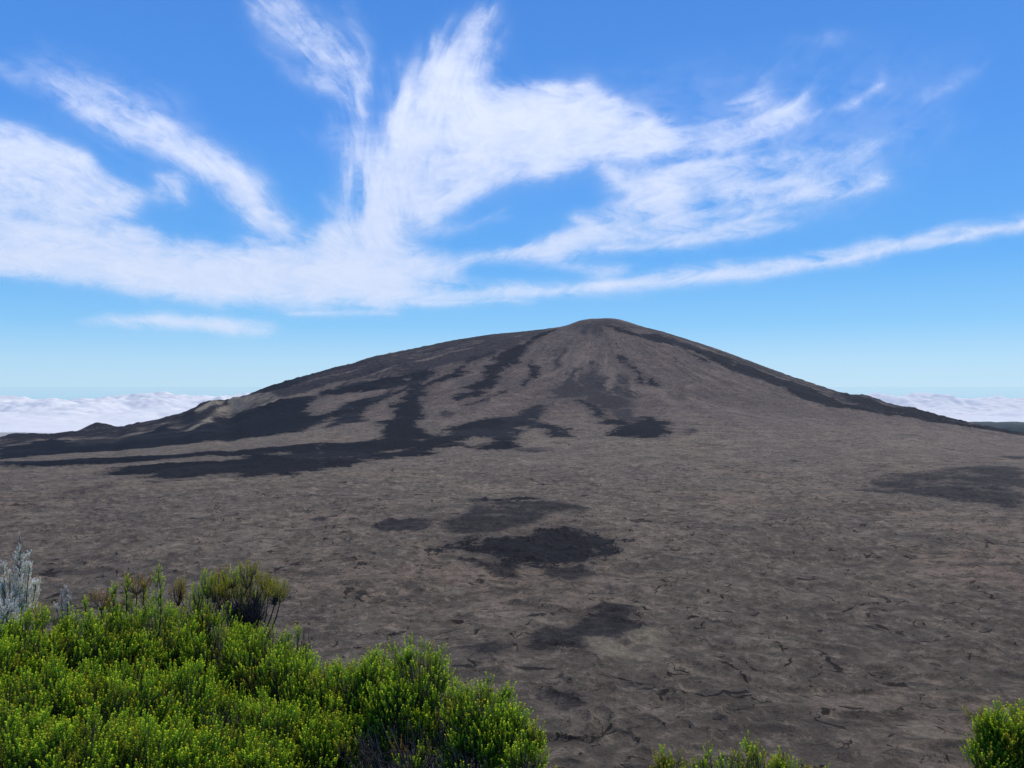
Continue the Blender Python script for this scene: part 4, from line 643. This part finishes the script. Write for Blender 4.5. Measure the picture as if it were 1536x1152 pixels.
lobes(p, [(690,1080,3.7,.06,.12)], pals=((OLIVE, .5), (RUST, .5)))
p.twigs(at(700, 1200, 3.4), .8, .25, 36, base_r=.1); p.finish(bark=(.075, .06, .052))
# open dry shrub showing its branches
p = Plant('open_shrub', 'open half-dry shrub with dark bare branches and olive tufts at their ends', 'shrub', (-1.5, 4.75), 6)
b0 = at(368, 985, 4.7)
p.S.append((bend(p.root, b0, p.rng, .05, 6), .015, .009))
for (x, y, w, h, pal, n) in ((371,868,.04,.10,OLIVE,26),(348,872,.035,.08,GREEN,20),(336,868,.045,.06,RUST,20),(412,893,.05,.09,OLIVE,42),(402,885,.035,.07,OLIVE,26),(420,896,.03,.05,OLIVE,14),(382,890,.04,.09,OLIVE,20),(356,905,.05,.08,OLIVE,18),(350,930,.05,.08,GREEN,16),(388,905,.03,.06,GREEN,12),(362,885,.05,.08,OLIVE,30),(340,890,.05,.09,OLIVE,30),(395,875,.03,.06,OLIVE,16),(330,885,.04,.07,OLIVE,24),(378,860,.03,.05,OLIVE,14)):
    p.tuft(at(x, y, 4.7 + p.rng.randn() * .07), w, h, pal, n, base=b0)
p.twigs(at(368, 975, 4.7), .42, .36, 110, base_r=.035, rad=.0026); p.twigs(at(375, 950, 4.7), .9, .2, 60, base_r=.05)
p.finish(bark=(.055, .04, .038))
p = Plant('open_shrub', 'small olive and rust shrub of upright tufts standing just left of the open half-dry shrub', 'shrub', (-1.85, 4.75), 7)
b0 = at(300, 960, 4.65)
for (x, y, w, h, pal, n) in ((297,900,.04,.12,GREEN,34),(312,880,.035,.12,GREEN,30),(322,885,.035,.12,OLIVE,26),(268,893,.03,.10,RUST,20),(272,888,.02,.08,OLIVE,14),(330,900,.03,.09,RUST,14),(290,925,.05,.10,GREEN,24),(325,920,.05,.10,GREEN,24),(308,930,.05,.08,OLIVE,18)):
    p.tuft(at(x, y, 4.65 + p.rng.randn() * .06), w, h, pal, n, base=b0)
p.twigs(at(300, 965, 4.65), .5, .24, 50, base_r=.06); p.finish(bark=(.05, .038, .033))
# silver shrub at the left edge
p = Plant('silver_shrub', 'tall pointed silver-leaved shrub at the left edge behind the green shrubs', 'shrub', (-2.65, 4.3), 8)
p.spire(at(29, 950, 4.3), .43, .085, SILV, 110, L=(.028, .045), bare=.25)
p.spire(at(29, 850, 4.3), .165, .006, SILV, 9, L=(.015, .022), bare=.1)
for (x, y0, y1, w) in ((24,950,850,.05),(38,950,838,.03),(47,955,850,.03),(12,960,860,.05),(0,960,850,.05),(-15,960,868,.05),(44,955,880,.04),(20,960,880,.06),(34,960,870,.06),(50,950,878,.03),(4,950,880,.05)):
    b = at(x * .7 + 6, y0, 4.3 + p.rng.randn() * .05); tp = at(x, y1, 4.3)
    p.spire(b, tp[2] - b[2], w, SILV, 80, lean=(tp[0] - b[0], 0, 0), L=(.028, .045), bare=.25)
p.finish(M_SILVER, SPR_S, bark=(.10, .09, .085))
p = Plant('silver_plant', 'low silver-white plant at the foot of the tall silver shrub', 'plant', (-2.45, 4.0), 9)
for (x, y, w) in ((10,912,.05),(0,925,.05),(14,930,.04),(5,940,.05)):
    p.tuft(at(x, y, 4.05), w, .06, dict(SILV, mid=(.62, .62, .52), tip=(.90, .90, .82)), 26, base=at(8, 975, 4.05), L=(.03, .05))
p.finish(M_SILVER, SPR_S, bark=(.14, .13, .12))
p = Plant('silver_plant', 'small silver-grey sprig poking out right of the tall silver shrub', 'plant', (-2.3, 4.25), 10)
for (x0, y0, x1, y1, w, n) in ((97,960,100,884,.026,60),(97,945,84,912,.016,20),(97,950,107,895,.012,20),(94,960,104,905,.012,18),(96,955,92,890,.008,14)):
    b = at(x0, y0, 4.2); tp = at(x1, y1, 4.2); p.spire(b, tp[2] - b[2], w, dict(SILV, mid=(.36, .36, .34), tip=(.60, .60, .58)), n, lean=(tp[0] - b[0], 0, 0), L=(.02, .036), bare=.1)
p.S.append((bend(p.root, at(97, 960, 4.2), p.rng, .05, 6), .005, .003))
p.finish(M_SILVER, SPR_S, bark=(.20, .17, .15))
# bare stalks
p = Plant('dead_stalks', 'clump of thin bare purplish stalks standing behind the right end of the rounded green shrub', 'plant', (-1.12, 4.35), 11)
for i in range(16):
    x = 446 + p.rng.rand() * 22; b = at(x, 995, 4.3) + p.rng.randn(3) * [.0, .04, 0]; e_ = at(x + p.rng.randn() * 3, 942 + p.rng.rand() * 22, 4.3)
    p.S.append((bend(p.root, b, p.rng, .02, 4), .0012, .0012)); p.S.append((bend(b, e_, p.rng, .03, 4), .0013, .0009))
p.finish(bark=(.07, .045, .05))
# along the bottom edge, right
p = Plant('heath_shrub', 'tiny yellow-green shrub tip poking up at the bottom edge, left of the wider olive shrub', 'shrub', (.62, 3.35), 12)
lobes(p, [(1005,1166,3.3,.05,.07)], pals=((GREEN, .4), (OLIVE, .6)), dens=1.6); p.finish()
p = Plant('heath_shrub', 'olive and yellow-green heath shrub cut off by the bottom edge, right of centre', 'shrub', (1.0, 3.4), 13)
lobes(p, [(1062,1172,3.35,.08,.115),(1098,1176,3.35,.07,.115),(1143,1168,3.4,.08,.125),(1188,1182,3.4,.08,.10),(1220,1195,3.4,.07,.09)], pals=((GREEN, .38), (OLIVE, .5), (RUST, .12)), dens=.9)
p.finish()
p = Plant('heath_shrub', 'bright green heath shrub in the lower right corner', 'shrub', (2.15, 3.45), 14)
lobes(p, [(1500,1120,3.5,.10,.15),(1535,1130,3.5,.14,.15),(1478,1150,3.4,.075,.10),(1590,1130,3.5,.16,.2)], pals=((GREEN, .75), (OLIVE, .25)), dens=1.25)
p.finish()
print('plants', round(time.time() - T0, 1))
